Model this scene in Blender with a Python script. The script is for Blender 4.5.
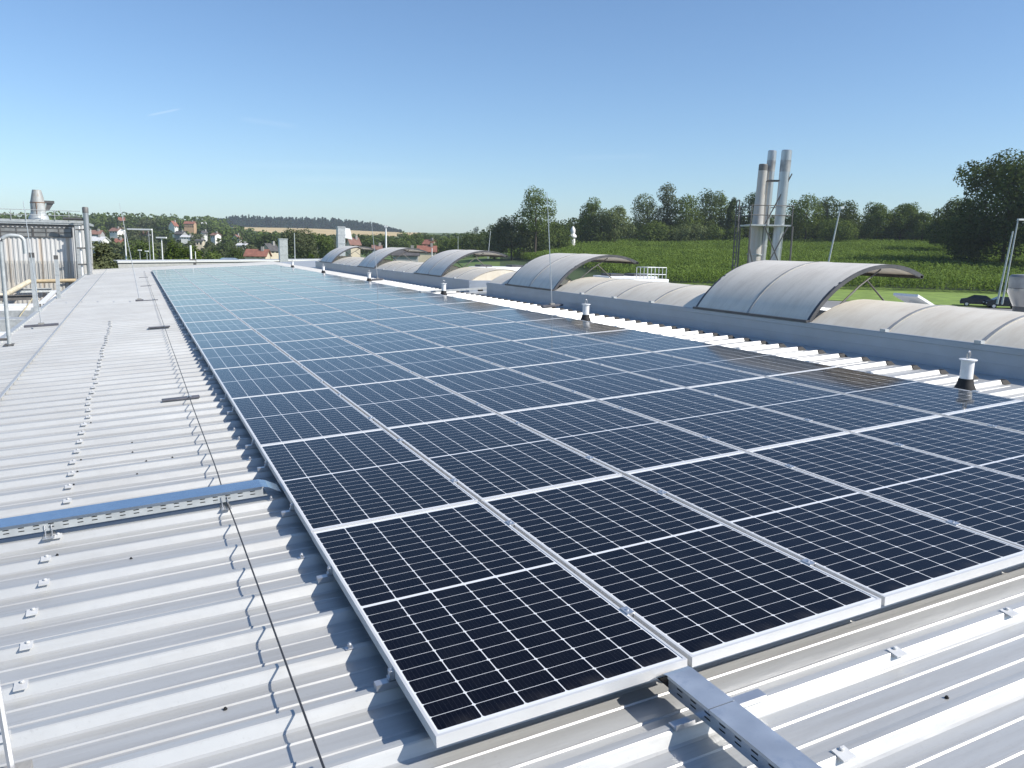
import bpy, bmesh, math, random
import numpy as np
from mathutils import Vector, Matrix

S = bpy.context.scene
for o in list(bpy.data.objects): bpy.data.objects.remove(o)
COL = S.collection
PI = math.pi
rad = math.radians

# ------------------------------------------------------------------ camera
TH = rad(3.1716)                                    # slope of the roof, rising towards +X
RM = Matrix.Rotation(-TH, 3, 'Y')                   # roof frame -> world
FPX = 794.19
RC = Matrix(((0.90456069, -0.42525755, -0.03042979),
             (-0.10966429, -0.16310527, -0.98049498),
             (0.41199964, 0.89025428, -0.19417419)))   # rows: right, down, forward (roof frame)
CAM = RM @ Vector((-0.70462936, -2.18508904, 1.59483488))
c_r, c_d, c_f = [RM @ RC[i] for i in range(3)]
cam = bpy.data.objects.new('camera', bpy.data.cameras.new('camera'))
COL.objects.link(cam)
mw = Matrix.Identity(4)
for i in range(3):
    mw[i][0], mw[i][1], mw[i][2], mw[i][3] = c_r[i], -c_d[i], -c_f[i], CAM[i]
cam.matrix_world = mw
cam.data.sensor_width = 36
cam.data.lens = FPX / 1024 * 36
cam.data.clip_start = 0.05
cam.data.clip_end = 20000
S.camera = cam
S.render.resolution_x, S.render.resolution_y = 1024, 768

# ------------------------------------------------------------------ light
SUN_AZ, SUN_EL = rad(134.3), rad(40)                  # azimuth from +Y towards +X
SKY_STRENGTH = 0.12
w = bpy.data.worlds.new('World'); S.world = w; w.use_nodes = True
wt = w.node_tree; wt.nodes.clear()
sky = wt.nodes.new('ShaderNodeTexSky'); sky.sky_type = 'NISHITA'
sky.sun_disc = False; sky.sun_elevation = SUN_EL; sky.sun_rotation = SUN_AZ
sky.altitude = 400; sky.air_density = 1.0; sky.dust_density = 0.7; sky.ozone_density = 3.0
bg = wt.nodes.new('ShaderNodeBackground'); bg.inputs[1].default_value = SKY_STRENGTH
wo = wt.nodes.new('ShaderNodeOutputWorld')
tint = wt.nodes.new('ShaderNodeMix'); tint.data_type = 'RGBA'; tint.blend_type = 'MULTIPLY'; tint.inputs[0].default_value = 1.0
tint.inputs[7].default_value = (0.865, 0.977, 1.075, 1)          # white balance of the sky
wt.links.new(sky.outputs[0], tint.inputs[6]); 
def wnode(typ, **k):
    x = wt.nodes.new(typ)
    for a, b in k.items(): setattr(x, a, b)
    return x
def wmath(op, a, b=None):
    x = wnode('ShaderNodeMath', operation=op)
    for i, v in enumerate((a, b)):
        if v is None: continue
        if isinstance(v, bpy.types.NodeSocket): wt.links.new(v, x.inputs[i])
        else: x.inputs[i].default_value = v
    return x.outputs[0]
wdir = wnode('ShaderNodeTexCoord').outputs['Generated']
def wdot(v):
    x = wnode('ShaderNodeVectorMath', operation='DOT_PRODUCT'); wt.links.new(wdir, x.inputs[0]); x.inputs[1].default_value = v; return x.outputs['Value']
def contrail(d0, d1, width, strength):               # a thin vapour trail between two directions of the sky
    n = d0.cross(d1).normalized(); t = (d1 - d0).normalized(); mid = ((d0 + d1) / 2).normalized(); half = (d1 - d0).length / 2
    a = wmath('SUBTRACT', 1.0, wmath('DIVIDE', wmath('ABSOLUTE', wdot(n)), width)); a = wmath('MAXIMUM', a, 0.0)
    b = wmath('SUBTRACT', 1.0, wmath('DIVIDE', wmath('ABSOLUTE', wdot(t)), half)); b = wmath('MAXIMUM', b, 0.0); b = wmath('MINIMUM', wmath('MULTIPLY', b, 2.5), 1.0)
    c = wmath('GREATER_THAN', wdot(mid), 0.5)
    return wmath('MULTIPLY', wmath('MULTIPLY', wmath('MULTIPLY', a, b), c), strength)
def skyd(x, y): return (c_r * ((x - 512) / FPX) + c_d * ((y - 384) / FPX) + c_f).normalized()
veil = contrail(skyd(146, 116), skyd(182, 108.5), 0.0016, 0.15)
for p, q_, wd_, st_ in (((236, 118), (300, 127), .004, .05), ((215, 164), (420, 168), .006, .035), ((270, 178), (470, 182), .006, .04), ((560, 158), (660, 156), .005, .03)):
    veil = wmath('ADD', veil, contrail(skyd(*p), skyd(*q_), wd_, st_))
wmx = wnode('ShaderNodeMix', data_type='RGBA'); wt.links.new(veil, wmx.inputs[0]); wt.links.new(tint.outputs[2], wmx.inputs[6]); wmx.inputs[7].default_value = (8.5, 8.7, 9.0, 1)
wt.links.new(wmx.outputs[2], bg.inputs[0]); wt.links.new(bg.outputs[0], wo.inputs[0])
sun = bpy.data.objects.new('sun', bpy.data.lights.new('sun', 'SUN')); COL.objects.link(sun)
sun.data.energy = 5.0; sun.data.angle = rad(0.53); sun.data.color = (1, 0.95, 0.87)
sd = Vector((math.sin(SUN_AZ) * math.cos(SUN_EL), math.cos(SUN_AZ) * math.cos(SUN_EL), math.sin(SUN_EL)))
sun.rotation_euler = sd.to_track_quat('Z', 'Y').to_euler()
S.view_settings.view_transform = 'Standard'
S.view_settings.look = 'None'
S.view_settings.gamma = 1
S.view_settings.use_curve_mapping = False
S.view_settings.exposure = 0.28

# ------------------------------------------------------------------ helpers
def ray(x, y):
    return c_r * ((x - 512) / FPX) + c_d * ((y - 384) / FPX) + c_f
def atd(x, y, d):                                   # point at horizontal distance d along a sight line
    v = ray(x, y); return CAM + v * (d / math.hypot(v.x, v.y))
def aty(x, y, Y):
    v = ray(x, y); return CAM + v * ((Y - CAM.y) / v.y)
def atz(x, y, z):
    v = ray(x, y); return CAM + v * ((z - CAM.z) / v.z)
def horizon(x): return 235.8 + 0.02 * x
def roofp(x, y, z=0): return RM @ Vector((x, y, z))

ORD = ['zeroth', 'first', 'second', 'third', 'fourth', 'fifth', 'sixth', 'seventh', 'eighth', 'ninth', 'tenth', 'eleventh', 'twelfth',
       'thirteenth', 'fourteenth', 'fifteenth', 'sixteenth', 'seventeenth', 'eighteenth', 'nineteenth', 'twentieth', 'twenty-first',
       'twenty-second', 'twenty-third', 'twenty-fourth', 'twenty-fifth', 'twenty-sixth']

class MB:
    """collects primitives for ONE mesh"""
    def __init__(s): s.v = []; s.f = []; s.smooth = False
    def add(s, vs, fs):
        n = len(s.v); s.v += [tuple(v) for v in vs]; s.f += [tuple(i + n for i in f) for f in fs]; return s
    def box(s, x0, x1, y0, y1, z0, z1):
        return s.add([(x0, y0, z0), (x1, y0, z0), (x1, y1, z0), (x0, y1, z0), (x0, y0, z1), (x1, y0, z1), (x1, y1, z1), (x0, y1, z1)],
                     [(0, 3, 2, 1), (4, 5, 6, 7), (0, 1, 5, 4), (1, 2, 6, 5), (2, 3, 7, 6), (3, 0, 4, 7)])
    def hexa(s, p):                                  # eight corners in box order
        return s.add(p, [(0, 3, 2, 1), (4, 5, 6, 7), (0, 1, 5, 4), (1, 2, 6, 5), (2, 3, 7, 6), (3, 0, 4, 7)])
    def tube(s, pts, r, n=8, r2=None, cap=True):
        pts = [Vector(p) for p in pts]; rings = []
        for i, p in enumerate(pts):
            a = pts[max(0, i - 1)]; b = pts[min(len(pts) - 1, i + 1)]
            t = (b - a).normalized(); up = Vector((0, 0, 1)) if abs(t.z) < 0.9 else Vector((1, 0, 0))
            u = t.cross(up).normalized(); q = t.cross(u)
            rr = r if r2 is None else r + (r2 - r) * i / (len(pts) - 1)
            rings.append([p + u * math.cos(2 * PI * k / n) * rr + q * math.sin(2 * PI * k / n) * rr for k in range(n)])
        vs = [v for g in rings for v in g]; fs = []
        for i in range(len(pts) - 1):
            for k in range(n):
                k2 = (k + 1) % n; fs.append((i * n + k, i * n + k2, (i + 1) * n + k2, (i + 1) * n + k))
        if cap: fs.append(tuple(range(n))[::-1]); fs.append(tuple((len(pts) - 1) * n + k for k in range(n)))
        return s.add(vs, fs)
    def lathe(s, prof, n=20, c=(0, 0, 0)):           # prof: (r, z) bottom to top
        vs = []; fs = []
        for r, z in prof:
            for k in range(n): vs.append((c[0] + r * math.cos(2 * PI * k / n), c[1] + r * math.sin(2 * PI * k / n), c[2] + z))
        for i in range(len(prof) - 1):
            for k in range(n):
                k2 = (k + 1) % n; fs.append((i * n + k, i * n + k2, (i + 1) * n + k2, (i + 1) * n + k))
        fs.append(tuple(range(n))[::-1]); fs.append(tuple((len(prof) - 1) * n + k for k in range(n)))
        return s.add(vs, fs)
    def sheet(s, prof, y0, y1, ny=1):                # prof (x,z) swept along y, open sheet
        n = len(prof); vs = []; fs = []
        for j in range(ny + 1):
            y = y0 + (y1 - y0) * j / ny
            vs += [(x, y, z) for x, z in prof]
        for j in range(ny):
            for i in range(n - 1): fs.append((j * n + i, j * n + i + 1, (j + 1) * n + i + 1, (j + 1) * n + i))
        return s.add(vs, fs)
    def shell(s, prof, t, y0, y1):                   # a curved slab of thickness t swept along y
        n = len(prof); inn = []
        for i, (x, z) in enumerate(prof):
            a = prof[max(0, i - 1)]; b = prof[min(n - 1, i + 1)]
            d = Vector((b[0] - a[0], b[1] - a[1])).normalized(); inn.append((x + d.y * t, z - d.x * t))
        loop = list(prof) + inn[::-1]; m = len(loop)
        vs = [(x, y0, z) for x, z in loop] + [(x, y1, z) for x, z in loop]
        fs = [(i, i + m, (i + 1) % m + m, (i + 1) % m) for i in range(m)]
        for i in range(n - 1):
            fs.append((i, i + 1, m - 2 - i, m - 1 - i)); fs.append((i + m, m - 1 - i + m, m - 2 - i + m, i + 1 + m))
        return s.add(vs, fs)
    def build(s, name, mat, parent=None, loc=None, smooth=False, bevel=0):
        me = bpy.data.meshes.new(name); me.from_pydata(s.v, [], s.f)
        bm = bmesh.new(); bm.from_mesh(me); bmesh.ops.recalc_face_normals(bm, faces=bm.faces); bm.to_mesh(me); bm.free()
        me.materials.append(mat)
        o = bpy.data.objects.new(name, me); COL.objects.link(o)
        if parent is not None: o.parent = parent
        if loc is not None: o.location = loc
        if smooth:
            me.polygons.foreach_set('use_smooth', [True] * len(me.polygons))
            me.set_sharp_from_angle(angle=rad(40))
        if bevel:
            b = o.modifiers.new('bevel', 'BEVEL'); b.width = bevel; b.segments = 1; b.limit_method = 'ANGLE'
        return o

def npmesh(name, V, F, mat, parent=None, loc=None):  # quads or tris as numpy arrays
    me = bpy.data.meshes.new(name); k = F.shape[1]
    me.vertices.add(len(V)); me.vertices.foreach_set('co', V.astype(np.float32).ravel())
    me.loops.add(F.size); me.loops.foreach_set('vertex_index', F.astype(np.int32).ravel())
    me.polygons.add(len(F)); me.polygons.foreach_set('loop_start', np.arange(0, F.size, k, dtype=np.int32))
    me.update(calc_edges=True); me.validate()
    me.materials.append(mat)
    o = bpy.data.objects.new(name, me); COL.objects.link(o)
    if parent is not None: o.parent = parent
    if loc is not None: o.location = loc
    return o

def tag(o, label, cat, group=None):
    o['label'] = label; o['category'] = cat
    if group: o['group'] = group
    return o
def thing(name, label, cat, loc=(0, 0, 0), rot=(0, 0, 0), group=None):
    o = bpy.data.objects.new(name, None); COL.objects.link(o); o.empty_display_size = 0.2
    o.location = loc; o.rotation_euler = rot
    return tag(o, label, cat, group)
def rthing(name, label, cat, x, y, z, group=None):   # a thing standing on the sloping roof
    return thing(name, label, cat, roofp(x, y, z), (0, -TH, 0), group)
def structure(o): o['kind'] = 'structure'; return o
def copy_tree(o, parent=None):
    c = o.copy(); COL.objects.link(c); c.parent = parent
    for ch in list(o.children): copy_tree(ch, c)
    return c

class NT:
    def __init__(s, m): s.t = m.node_tree
    def n(s, typ, **k):
        x = s.t.nodes.new(typ)
        for a, b in k.items(): setattr(x, a, b)
        return x
    def put(s, sock, v):
        if isinstance(v, bpy.types.NodeSocket): s.t.links.new(v, sock)
        elif v is not None: sock.default_value = v
    def m(s, op, a, b=None, c=None):
        x = s.n('ShaderNodeMath', operation=op); s.put(x.inputs[0], a)
        if b is not None: s.put(x.inputs[1], b)
        if c is not None: s.put(x.inputs[2], c)
        return x.outputs[0]
    def mix(s, f, a, b, blend='MIX'):
        x = s.n('ShaderNodeMix', data_type='RGBA', blend_type=blend); s.put(x.inputs[0], f)
        for i, v in ((6, a), (7, b)):
            s.put(x.inputs[i], (*v, 1) if isinstance(v, tuple) and len(v) == 3 else v)
        return x.outputs[2]
    def noise(s, vec, scale, detail=3, rough=0.55):
        x = s.n('ShaderNodeTexNoise'); s.put(x.inputs['Vector'], vec); x.inputs['Scale'].default_value = scale
        x.inputs['Detail'].default_value = detail; x.inputs['Roughness'].default_value = rough
        return x.outputs[0]
    def ramp(s, f, lo, hi):
        x = s.n('ShaderNodeMapRange'); s.put(x.inputs[0], f); x.inputs[1].default_value = lo; x.inputs[2].default_value = hi
        return x.outputs[0]
    def coord(s, kind='Object', scale=None):
        v = s.n('ShaderNodeTexCoord').outputs[kind]
        if scale:
            mp = s.n('ShaderNodeMapping'); s.put(mp.inputs[0], v); mp.inputs['Scale'].default_value = scale; v = mp.outputs[0]
        return v
    def bump(s, h, strength, dist=0.01):
        x = s.n('ShaderNodeBump'); x.inputs['Strength'].default_value = strength; x.inputs['Distance'].default_value = dist
        s.put(x.inputs['Height'], h); return x.outputs[0]

def newmat(name):
    m = bpy.data.materials.new(name); m.use_nodes = True
    t = NT(m); b = m.node_tree.nodes['Principled BSDF']
    return m, t, b

def pm(name, col, rough=0.5, metal=0.0, var=0.12, scale=4.0, bump=0.0, stretch=None, dirt=None, dirt_amt=0.5, rvar=0.1):
    m, t, b = newmat(name)
    v = t.coord('Object', stretch)
    n = t.noise(v, scale, 4)
    lo = tuple(c * (1 - var) for c in col); hi = tuple(min(1, c * (1 + var)) for c in col)
    c = t.mix(t.ramp(n, 0.3, 0.7), lo, hi)
    if dirt:
        n2 = t.noise(v, scale * 2.7, 6, 0.7)
        c = t.mix(t.m('MULTIPLY', t.ramp(n2, 0.52, 0.75), dirt_amt), c, dirt)
    t.put(b.inputs['Base Color'], c)
    t.put(b.inputs['Roughness'], t.m('ADD', rough - rvar / 2, t.m('MULTIPLY', n, rvar)))
    b.inputs['Metallic'].default_value = metal
    if bump: t.put(b.inputs['Normal'], t.bump(t.noise(v, scale * 6, 4), bump))
    return m

# ------------------------------------------------------------------ materials
def roof_material():
    m, t, b = newmat('coated_roof_sheet')
    v = t.coord('Object')
    n1 = t.noise(t.coord('Object', (0.6, 0.6, 0.6)), 1.0, 4)          # broad weathering
    n2 = t.noise(t.coord('Object', (1.2, 22, 5)), 1.0, 5, 0.65)       # run-off streaks along the ribs
    n3 = t.noise(v, 55, 4, 0.7)
    sx = t.n('ShaderNodeSeparateXYZ'); t.put(sx.inputs[0], v)
    c = t.mix(t.ramp(n1, 0.3, 0.7), (0.475, 0.475, 0.462), (0.555, 0.555, 0.537))
    c = t.mix(t.m('MULTIPLY', t.ramp(n2, 0.45, 0.8), 0.55), c, (0.33, 0.318, 0.30))
    c = t.mix(t.m('MULTIPLY', t.ramp(n3, 0.58, 0.75), 0.3), c, (0.33, 0.32, 0.30))
    t.put(b.inputs['Base Color'], c)
    t.put(b.inputs['Roughness'], t.m('ADD', 0.36, t.m('MULTIPLY', n2, 0.16)))
    b.inputs['Metallic'].default_value = 0.35
    t.put(b.inputs['Normal'], t.bump(t.noise(t.coord('Object', (1.5, 6, 1)), 1.6, 3), 0.25, 0.02))
    return m
M_ROOF = roof_material()

def panel_material():
    m, t, b = newmat('solar_glass')
    v = t.coord('Object')
    sx = t.n('ShaderNodeSeparateXYZ'); t.put(sx.inputs[0], v); X, Y = sx.outputs[0], sx.outputs[1]
    CW, CH, GAP = 0.1595, 0.0802, 0.018
    x0 = (0.990 - 6 * CW) / 2; y0 = (2.002 - 24 * CH - GAP) / 2
    u = t.m('DIVIDE', t.m('SUBTRACT', X, x0), CW)
    upper = t.m('GREATER_THAN', Y, 1.001)
    yy = t.m('SUBTRACT', t.m('SUBTRACT', Y, y0), t.m('MULTIPLY', upper, GAP))
    vv = t.m('DIVIDE', yy, CH)
    def edge(a, size):                              # distance in metres to the nearest cell border
        f = t.m('FRACT', a); return t.m('MULTIPLY', t.m('MINIMUM', f, t.m('SUBTRACT', 1.0, f)), size)
    dx, dy = edge(u, CW), edge(vv, CH)
    line = t.m('MAXIMUM', t.m('LESS_THAN', dx, 0.0021), t.m('LESS_THAN', dy, 0.0011))
    dia = t.m('LESS_THAN', t.m('ADD', dx, dy), 0.009)
    line = t.m('MAXIMUM', line, dia)
    for val, lo, hi in ((u, 0.0, 6.0), (vv, 0.0, 24.0)):
        out = t.m('MAXIMUM', t.m('LESS_THAN', val, lo), t.m('GREATER_THAN', val, hi)); line = t.m('MAXIMUM', line, out)
    mid = t.m('LESS_THAN', t.m('ABSOLUTE', t.m('SUBTRACT', Y, 1.001)), GAP / 2)
    line = t.m('MAXIMUM', line, mid)
    bus = t.m('LESS_THAN', edge(t.m('MULTIPLY', u, 9.0), CW / 9), 0.0006)
    inf = t.n('ShaderNodeObjectInfo')
    nz = t.noise(v, 2.0, 3)
    cell = t.mix(inf.outputs['Random'], (0.0018, 0.0018, 0.0042), (0.0028, 0.0028, 0.0065))
    cell = t.mix(t.m('MULTIPLY', bus, 0.09), cell, (0.16, 0.17, 0.20))
    c = t.mix(line, cell, (0.70, 0.71, 0.72))
    dust = t.noise(t.coord('Object', (3, 1.2, 1)), 3.0, 6, 0.7)
    c = t.mix(t.m('MULTIPLY', t.ramp(dust, 0.4, 0.85), 0.012), c, (0.45, 0.43, 0.40))
    low_edge = t.m('MULTIPLY', t.m('SUBTRACT', 1.0, t.ramp(Y, 0.012, 0.085)), t.ramp(t.noise(t.coord('Object', (14, 3, 1)), 1.0, 4), 0.4, 0.8))
    c = t.mix(t.m('MULTIPLY', low_edge, 0.10), c, (0.45, 0.42, 0.37))     # dust washed to the lower frame edge
    t.put(b.inputs['Base Color'], c)
    t.put(b.inputs['Roughness'], t.m('ADD', t.m('ADD', 0.045, t.m('MULTIPLY', inf.outputs['Random'], 0.03)), t.m('MULTIPLY', dust, 0.05)))
    b.inputs['IOR'].default_value = 1.25
    t.put(b.inputs['Normal'], t.bump(t.noise(v, 0.9, 1), 0.02, 0.02))
    return m
M_GLASS = panel_material()
M_FRAME = pm('anodised_frame', (0.66, 0.66, 0.655), 0.42, 0.25, 0.05, 6)
M_ALU = pm('mill_aluminium', (0.62, 0.63, 0.65), 0.36, 0.8, 0.1, 9)
M_GALV = pm('galvanised_steel', (0.58, 0.64, 0.70), 0.24, 0.95, 0.08, 4, dirt=(0.40, 0.45, 0.52), dirt_amt=0.5, rvar=0.16)
M_GALV_PALE = pm('stained_galvanised_lid', (0.62, 0.65, 0.68), 0.42, 0.75, 0.12, 5, dirt=(0.42, 0.48, 0.56), dirt_amt=0.8, rvar=0.25)
M_GALV_DULL = pm('dull_galvanised', (0.46, 0.48, 0.48), 0.55, 0.35, 0.15, 10)
M_RUBBER = pm('black_rubber', (0.012, 0.012, 0.013), 0.7, 0, 0.3, 20)
M_WIRE = pm('dark_wire', (0.07, 0.07, 0.075), 0.5, 0.6, 0.2, 30)
M_WHITE = pm('white_paint', (0.80, 0.80, 0.79), 0.45, 0, 0.05, 6, dirt=(0.5, 0.48, 0.44), dirt_amt=0.3)
M_WASHER = pm('dull_white_washer', (0.58, 0.58, 0.57), 0.5, 0.1, 0.1, 20)
M_BAR = pm('weathered_bar', (0.36, 0.355, 0.34), 0.5, 0.3, 0.15, 8)
M_CURB = pm('curb_coating', (0.33, 0.375, 0.44), 0.38, 0.45, 0.07, 2.5, dirt=(0.36, 0.37, 0.38), dirt_amt=0.4)
def polycarb(name, lo, hi, trans, stain):
    m, t, b = newmat(name); v = t.coord('Object')
    n = t.noise(v, 1.4, 5, .65); n2 = t.noise(t.coord('Object', (1.2, 5, 1)), 1.5, 5, .7)
    c = t.mix(t.ramp(n, .3, .7), lo, hi); c = t.mix(t.m('MULTIPLY', t.ramp(n2, .45, .8), .7), c, stain)
    t.put(b.inputs['Base Color'], c); b.inputs['Roughness'].default_value = .38
    tr = t.n('ShaderNodeBsdfTranslucent'); t.put(tr.inputs[0], c)
    mx = t.n('ShaderNodeMixShader'); mx.inputs[0].default_value = trans
    o = m.node_tree.nodes['Material Output']; t.put(mx.inputs[1], b.outputs[0]); t.put(mx.inputs[2], tr.outputs[0]); t.put(o.inputs[0], mx.outputs[0])
    return m
M_DOME = polycarb('weathered_polycarbonate', (0.74, 0.66, 0.53), (0.86, 0.79, 0.66), .06, (0.60, 0.50, 0.37))
M_FLAP = polycarb('grey_polycarbonate', (0.74, 0.67, 0.56), (0.85, 0.78, 0.67), .04, (0.54, 0.47, 0.38))
M_DARKFR = pm('dark_flap_frame', (0.09, 0.09, 0.095), 0.5, 0.4, 0.2, 8)
M_CONC = pm('concrete', (0.30, 0.29, 0.27), 0.9, 0, 0.15, 8, bump=0.3)
M_RODBASE = pm('dark_base_block', (0.10, 0.10, 0.115), 0.6, 0, 0.2, 10)
M_STEEL = pm('stainless_stack', (0.46, 0.46, 0.46), 0.34, 0.75, 0.1, 3, stretch=(1, 1, 0.3), dirt=(0.36, 0.34, 0.33), dirt_amt=0.5)
M_STEEL_RUST = pm('rust_streaked_stack', (0.46, 0.445, 0.42), 0.5, 0.3, 0.12, 2, stretch=(3, 3, 0.35), dirt=(0.50, 0.33, 0.16), dirt_amt=0.6)
M_SOOT = pm('sooty_steel', (0.17, 0.165, 0.16), 0.6, 0.4, 0.25, 6)
M_SOOT2 = pm('grey_sooty_steel', (0.33, 0.325, 0.32), 0.5, 0.6, 0.3, 4)
M_RUST = pm('rusty_steel', (0.20, 0.11, 0.06), 0.8, 0.2, 0.35, 5)
M_DARKSTEEL = pm('dark_steel', (0.14, 0.135, 0.13), 0.6, 0.5, 0.2, 5)
M_TRUNK = pm('bark', (0.07, 0.055, 0.04), 0.9, 0, 0.25, 6)
M_ASPH = pm('pale_asphalt', (0.22, 0.215, 0.21), 0.9, 0, 0.1, 0.5)
M_ORANGE = pm('orange_pipe', (0.46, 0.36, 0.22), 0.5, 0, 0.2, 3, dirt=(0.7, 0.6, 0.45), dirt_amt=0.6)

def leafmat(name, lo, hi, trans=0.28, scale=0.5, rnd=0.25):
    m = bpy.data.materials.new(name); m.use_nodes = True; t = NT(m); t.t.nodes.clear()
    v = t.coord('Object'); n = t.noise(v, scale, 5, 0.7)
    inf = t.n('ShaderNodeObjectInfo')
    f = t.m('ADD', t.ramp(n, 0.32, 0.68), t.m('MULTIPLY', t.m('SUBTRACT', inf.outputs['Random'], 0.5), rnd))
    c = t.mix(f, lo, hi)
    d = t.n('ShaderNodeBsdfDiffuse'); t.put(d.inputs[0], c)
    tr = t.n('ShaderNodeBsdfTranslucent'); t.put(tr.inputs[0], t.mix(1.0, c, (1.0, 1.0, 0.5), 'MULTIPLY'))
    mx = t.n('ShaderNodeMixShader'); mx.inputs[0].default_value = trans
    t.put(mx.inputs[1], d.outputs[0]); t.put(mx.inputs[2], tr.outputs[0])
    o = t.n('ShaderNodeOutputMaterial'); t.put(o.inputs[0], mx.outputs[0])
    return m
L_DARK = leafmat('dark_leaves', (0.034, 0.056, 0.020), (0.115, 0.150, 0.050))
L_MID = leafmat('green_leaves', (0.055, 0.088, 0.024), (0.160, 0.205, 0.058))
L_PALE = leafmat('pale_leaves', (0.08, 0.11, 0.045), (0.19, 0.225, 0.10))
L_GREY = leafmat('greyish_leaves', (0.075, 0.095, 0.045), (0.14, 0.155, 0.08))
L_BRIGHT = leafmat('bright_leaves', (0.06, 0.10, 0.015), (0.13, 0.17, 0.03))
L_FIR = leafmat('fir_needles', (0.010, 0.026, 0.012), (0.020, 0.044, 0.022), 0.1)
L_CORN = leafmat('corn_leaves', (0.070, 0.120, 0.024), (0.185, 0.262, 0.060), 0.3, 0.2)

# ------------------------------------------------------------------ terrain
TX = np.array([-500, -100, 0, 100, 200, 300, 400, 500, 600, 750, 900, 1024, 1200, 1600], float)
TD = np.array([0, 60, 115, 146, 200, 280, 350, 500, 700, 900, 1200, 1500, 2000, 3500, 7000], float)
G = -5.0
TZ = {
 -500: [G, G, G, G, G, G, G, 0, 6, 10, 14, 16, 18, 18, 10],
 -100: [G, G, G, G, G, G, G, 0, 7, 12, 16, 18, 20, 20, 10],
 0:    [G, G, G, G, G, G, -4, 0, 7, 12, 18, 20, 20, 20, 10],
 100:  [G, G, G, G, G, -5, -4, 0, 8, 15, 19, 20, 22, 20, 10],
 200:  [G, G, G, G, G, -5, -5, -1, 6, 16, 22, 24, 28, 25, 10],
 300:  [G, G, G, G, G, -5, -5, -4, -1, 4, 13, 25, 33, 30, 10],
 400:  [G, G, G, G, G, -5, -5, -4, -1, 5, 15, 22, 28, 26, 10],
 500:  [G, G, G, -5, -3.6, -2, -1.5, 0, 4, 9, 17, 23, 26, 20, 10],
 600:  [G, G, G, -4.8, -2, 2.2, 3, 5, 9, 12, 16, 18, 20, 20, 10],
 750:  [G, G, G, -4.5, -1.5, 3.2, 4, 6, 10, 12, 14, 16, 18, 18, 10],
 900:  [G, G, G, -4.3, -1.2, 3.6, 5, 7, 10, 12, 14, 16, 18, 18, 10],
 1024: [G, G, G, -4.3, -1.5, 3.2, 5, 7, 10, 12, 14, 16, 18, 18, 10],
 1200: [G, G, G, -4.4, -2, 2, 4, 6, 9, 12, 14, 16, 18, 18, 10],
 1600: [G, G, G, G, -4, -2, 0, 2, 4, 6, 8, 10, 10, 10, 10]}
TZA = np.array([TZ[int(x)] for x in TX], float)
FAZ = math.atan2(c_f.x, c_f.y)                       # camera heading from +Y towards +X
TAZ = FAZ + np.arctan((TX - 512) / FPX)
def ground_z(x, y):
    dx, dy = np.asarray(x, float) - CAM.x, np.asarray(y, float) - CAM.y
    d = np.hypot(dx, dy); az = (np.arctan2(dx, dy) - FAZ + PI) % (2 * PI) - PI + FAZ
    i = np.clip(np.searchsorted(TAZ, az) - 1, 0, len(TAZ) - 2); fa = np.clip((az - TAZ[i]) / (TAZ[i + 1] - TAZ[i]), 0, 1)
    j = np.clip(np.searchsorted(TD, d) - 1, 0, len(TD) - 2); fd = np.clip((d - TD[j]) / (TD[j + 1] - TD[j]), 0, 1)
    fa = fa * fa * (3 - 2 * fa); fd = fd * 0.5 + 0.5 * fd * fd * (3 - 2 * fd)
    z = (TZA[i, j] * (1 - fa) + TZA[i + 1, j] * fa) * (1 - fd) + (TZA[i, j + 1] * (1 - fa) + TZA[i + 1, j + 1] * fa) * fd
    back = np.clip((np.abs(az - FAZ) - rad(60)) / rad(30), 0, 1)
    return z * (1 - back) + G * back
def gz(x, y): return float(ground_z(x, y))
def polar_patch(x0, x1, d0, d1, na, nd, lift):
    az = np.linspace(FAZ + math.atan((x0 - 512) / FPX), FAZ + math.atan((x1 - 512) / FPX), na)
    d = np.geomspace(d0, d1, nd); A, D = np.meshgrid(az, d, indexing='ij')
    X, Y = CAM.x + D * np.sin(A), CAM.y + D * np.cos(A); Z = ground_z(X, Y) + lift
    V = np.stack([X, Y, Z], -1).reshape(-1, 3)
    I = np.arange(na * nd).reshape(na, nd)
    F = np.stack([I[:-1, :-1], I[:-1, 1:], I[1:, 1:], I[1:, :-1]], -1).reshape(-1, 4)
    return V, F

def ground_material():
    m, t, b = newmat('meadow_and_fields')
    v = t.coord('Object')
    n1 = t.noise(v, 0.012, 4); n2 = t.noise(v, 0.2, 6, 0.7); vo = t.n('ShaderNodeTexVoronoi'); t.put(vo.inputs['Vector'], v); vo.inputs['Scale'].default_value = 0.006
    c = t.mix(t.ramp(n1, 0.4, 0.6), (0.070, 0.125, 0.022), (0.115, 0.17, 0.035))
    c = t.mix(t.m('MULTIPLY', t.ramp(n2, 0.4, 0.75), 0.5), c, (0.05, 0.085, 0.02))
    t.put(b.inputs['Base Color'], c); b.inputs['Roughness'].default_value = 0.95
    return m
na = 160
az = np.linspace(-PI, PI, na + 1)[:-1]
extra = np.linspace(rad(-45), rad(45), 140)
az = np.unique(np.round(np.concatenate([az, extra]), 5)) + FAZ
dd = np.concatenate([[0.5], np.geomspace(20, 2350, 80)])
A, D = np.meshgrid(az, dd, indexing='ij')
X, Y = CAM.x + D * np.sin(A), CAM.y + D * np.cos(A)
I = np.arange(A.size).reshape(A.shape); J = np.roll(I, -1, axis=0)
ground = npmesh('ground', np.stack([X, Y, ground_z(X, Y)], -1).reshape(-1, 3),
                np.stack([I[:, :-1], I[:, 1:], J[:, 1:], J[:, :-1]], -1).reshape(-1, 4), ground_material())
structure(ground)
V, F = polar_patch(235, 420, 1060, 1500, 30, 20, 0.6)
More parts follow.
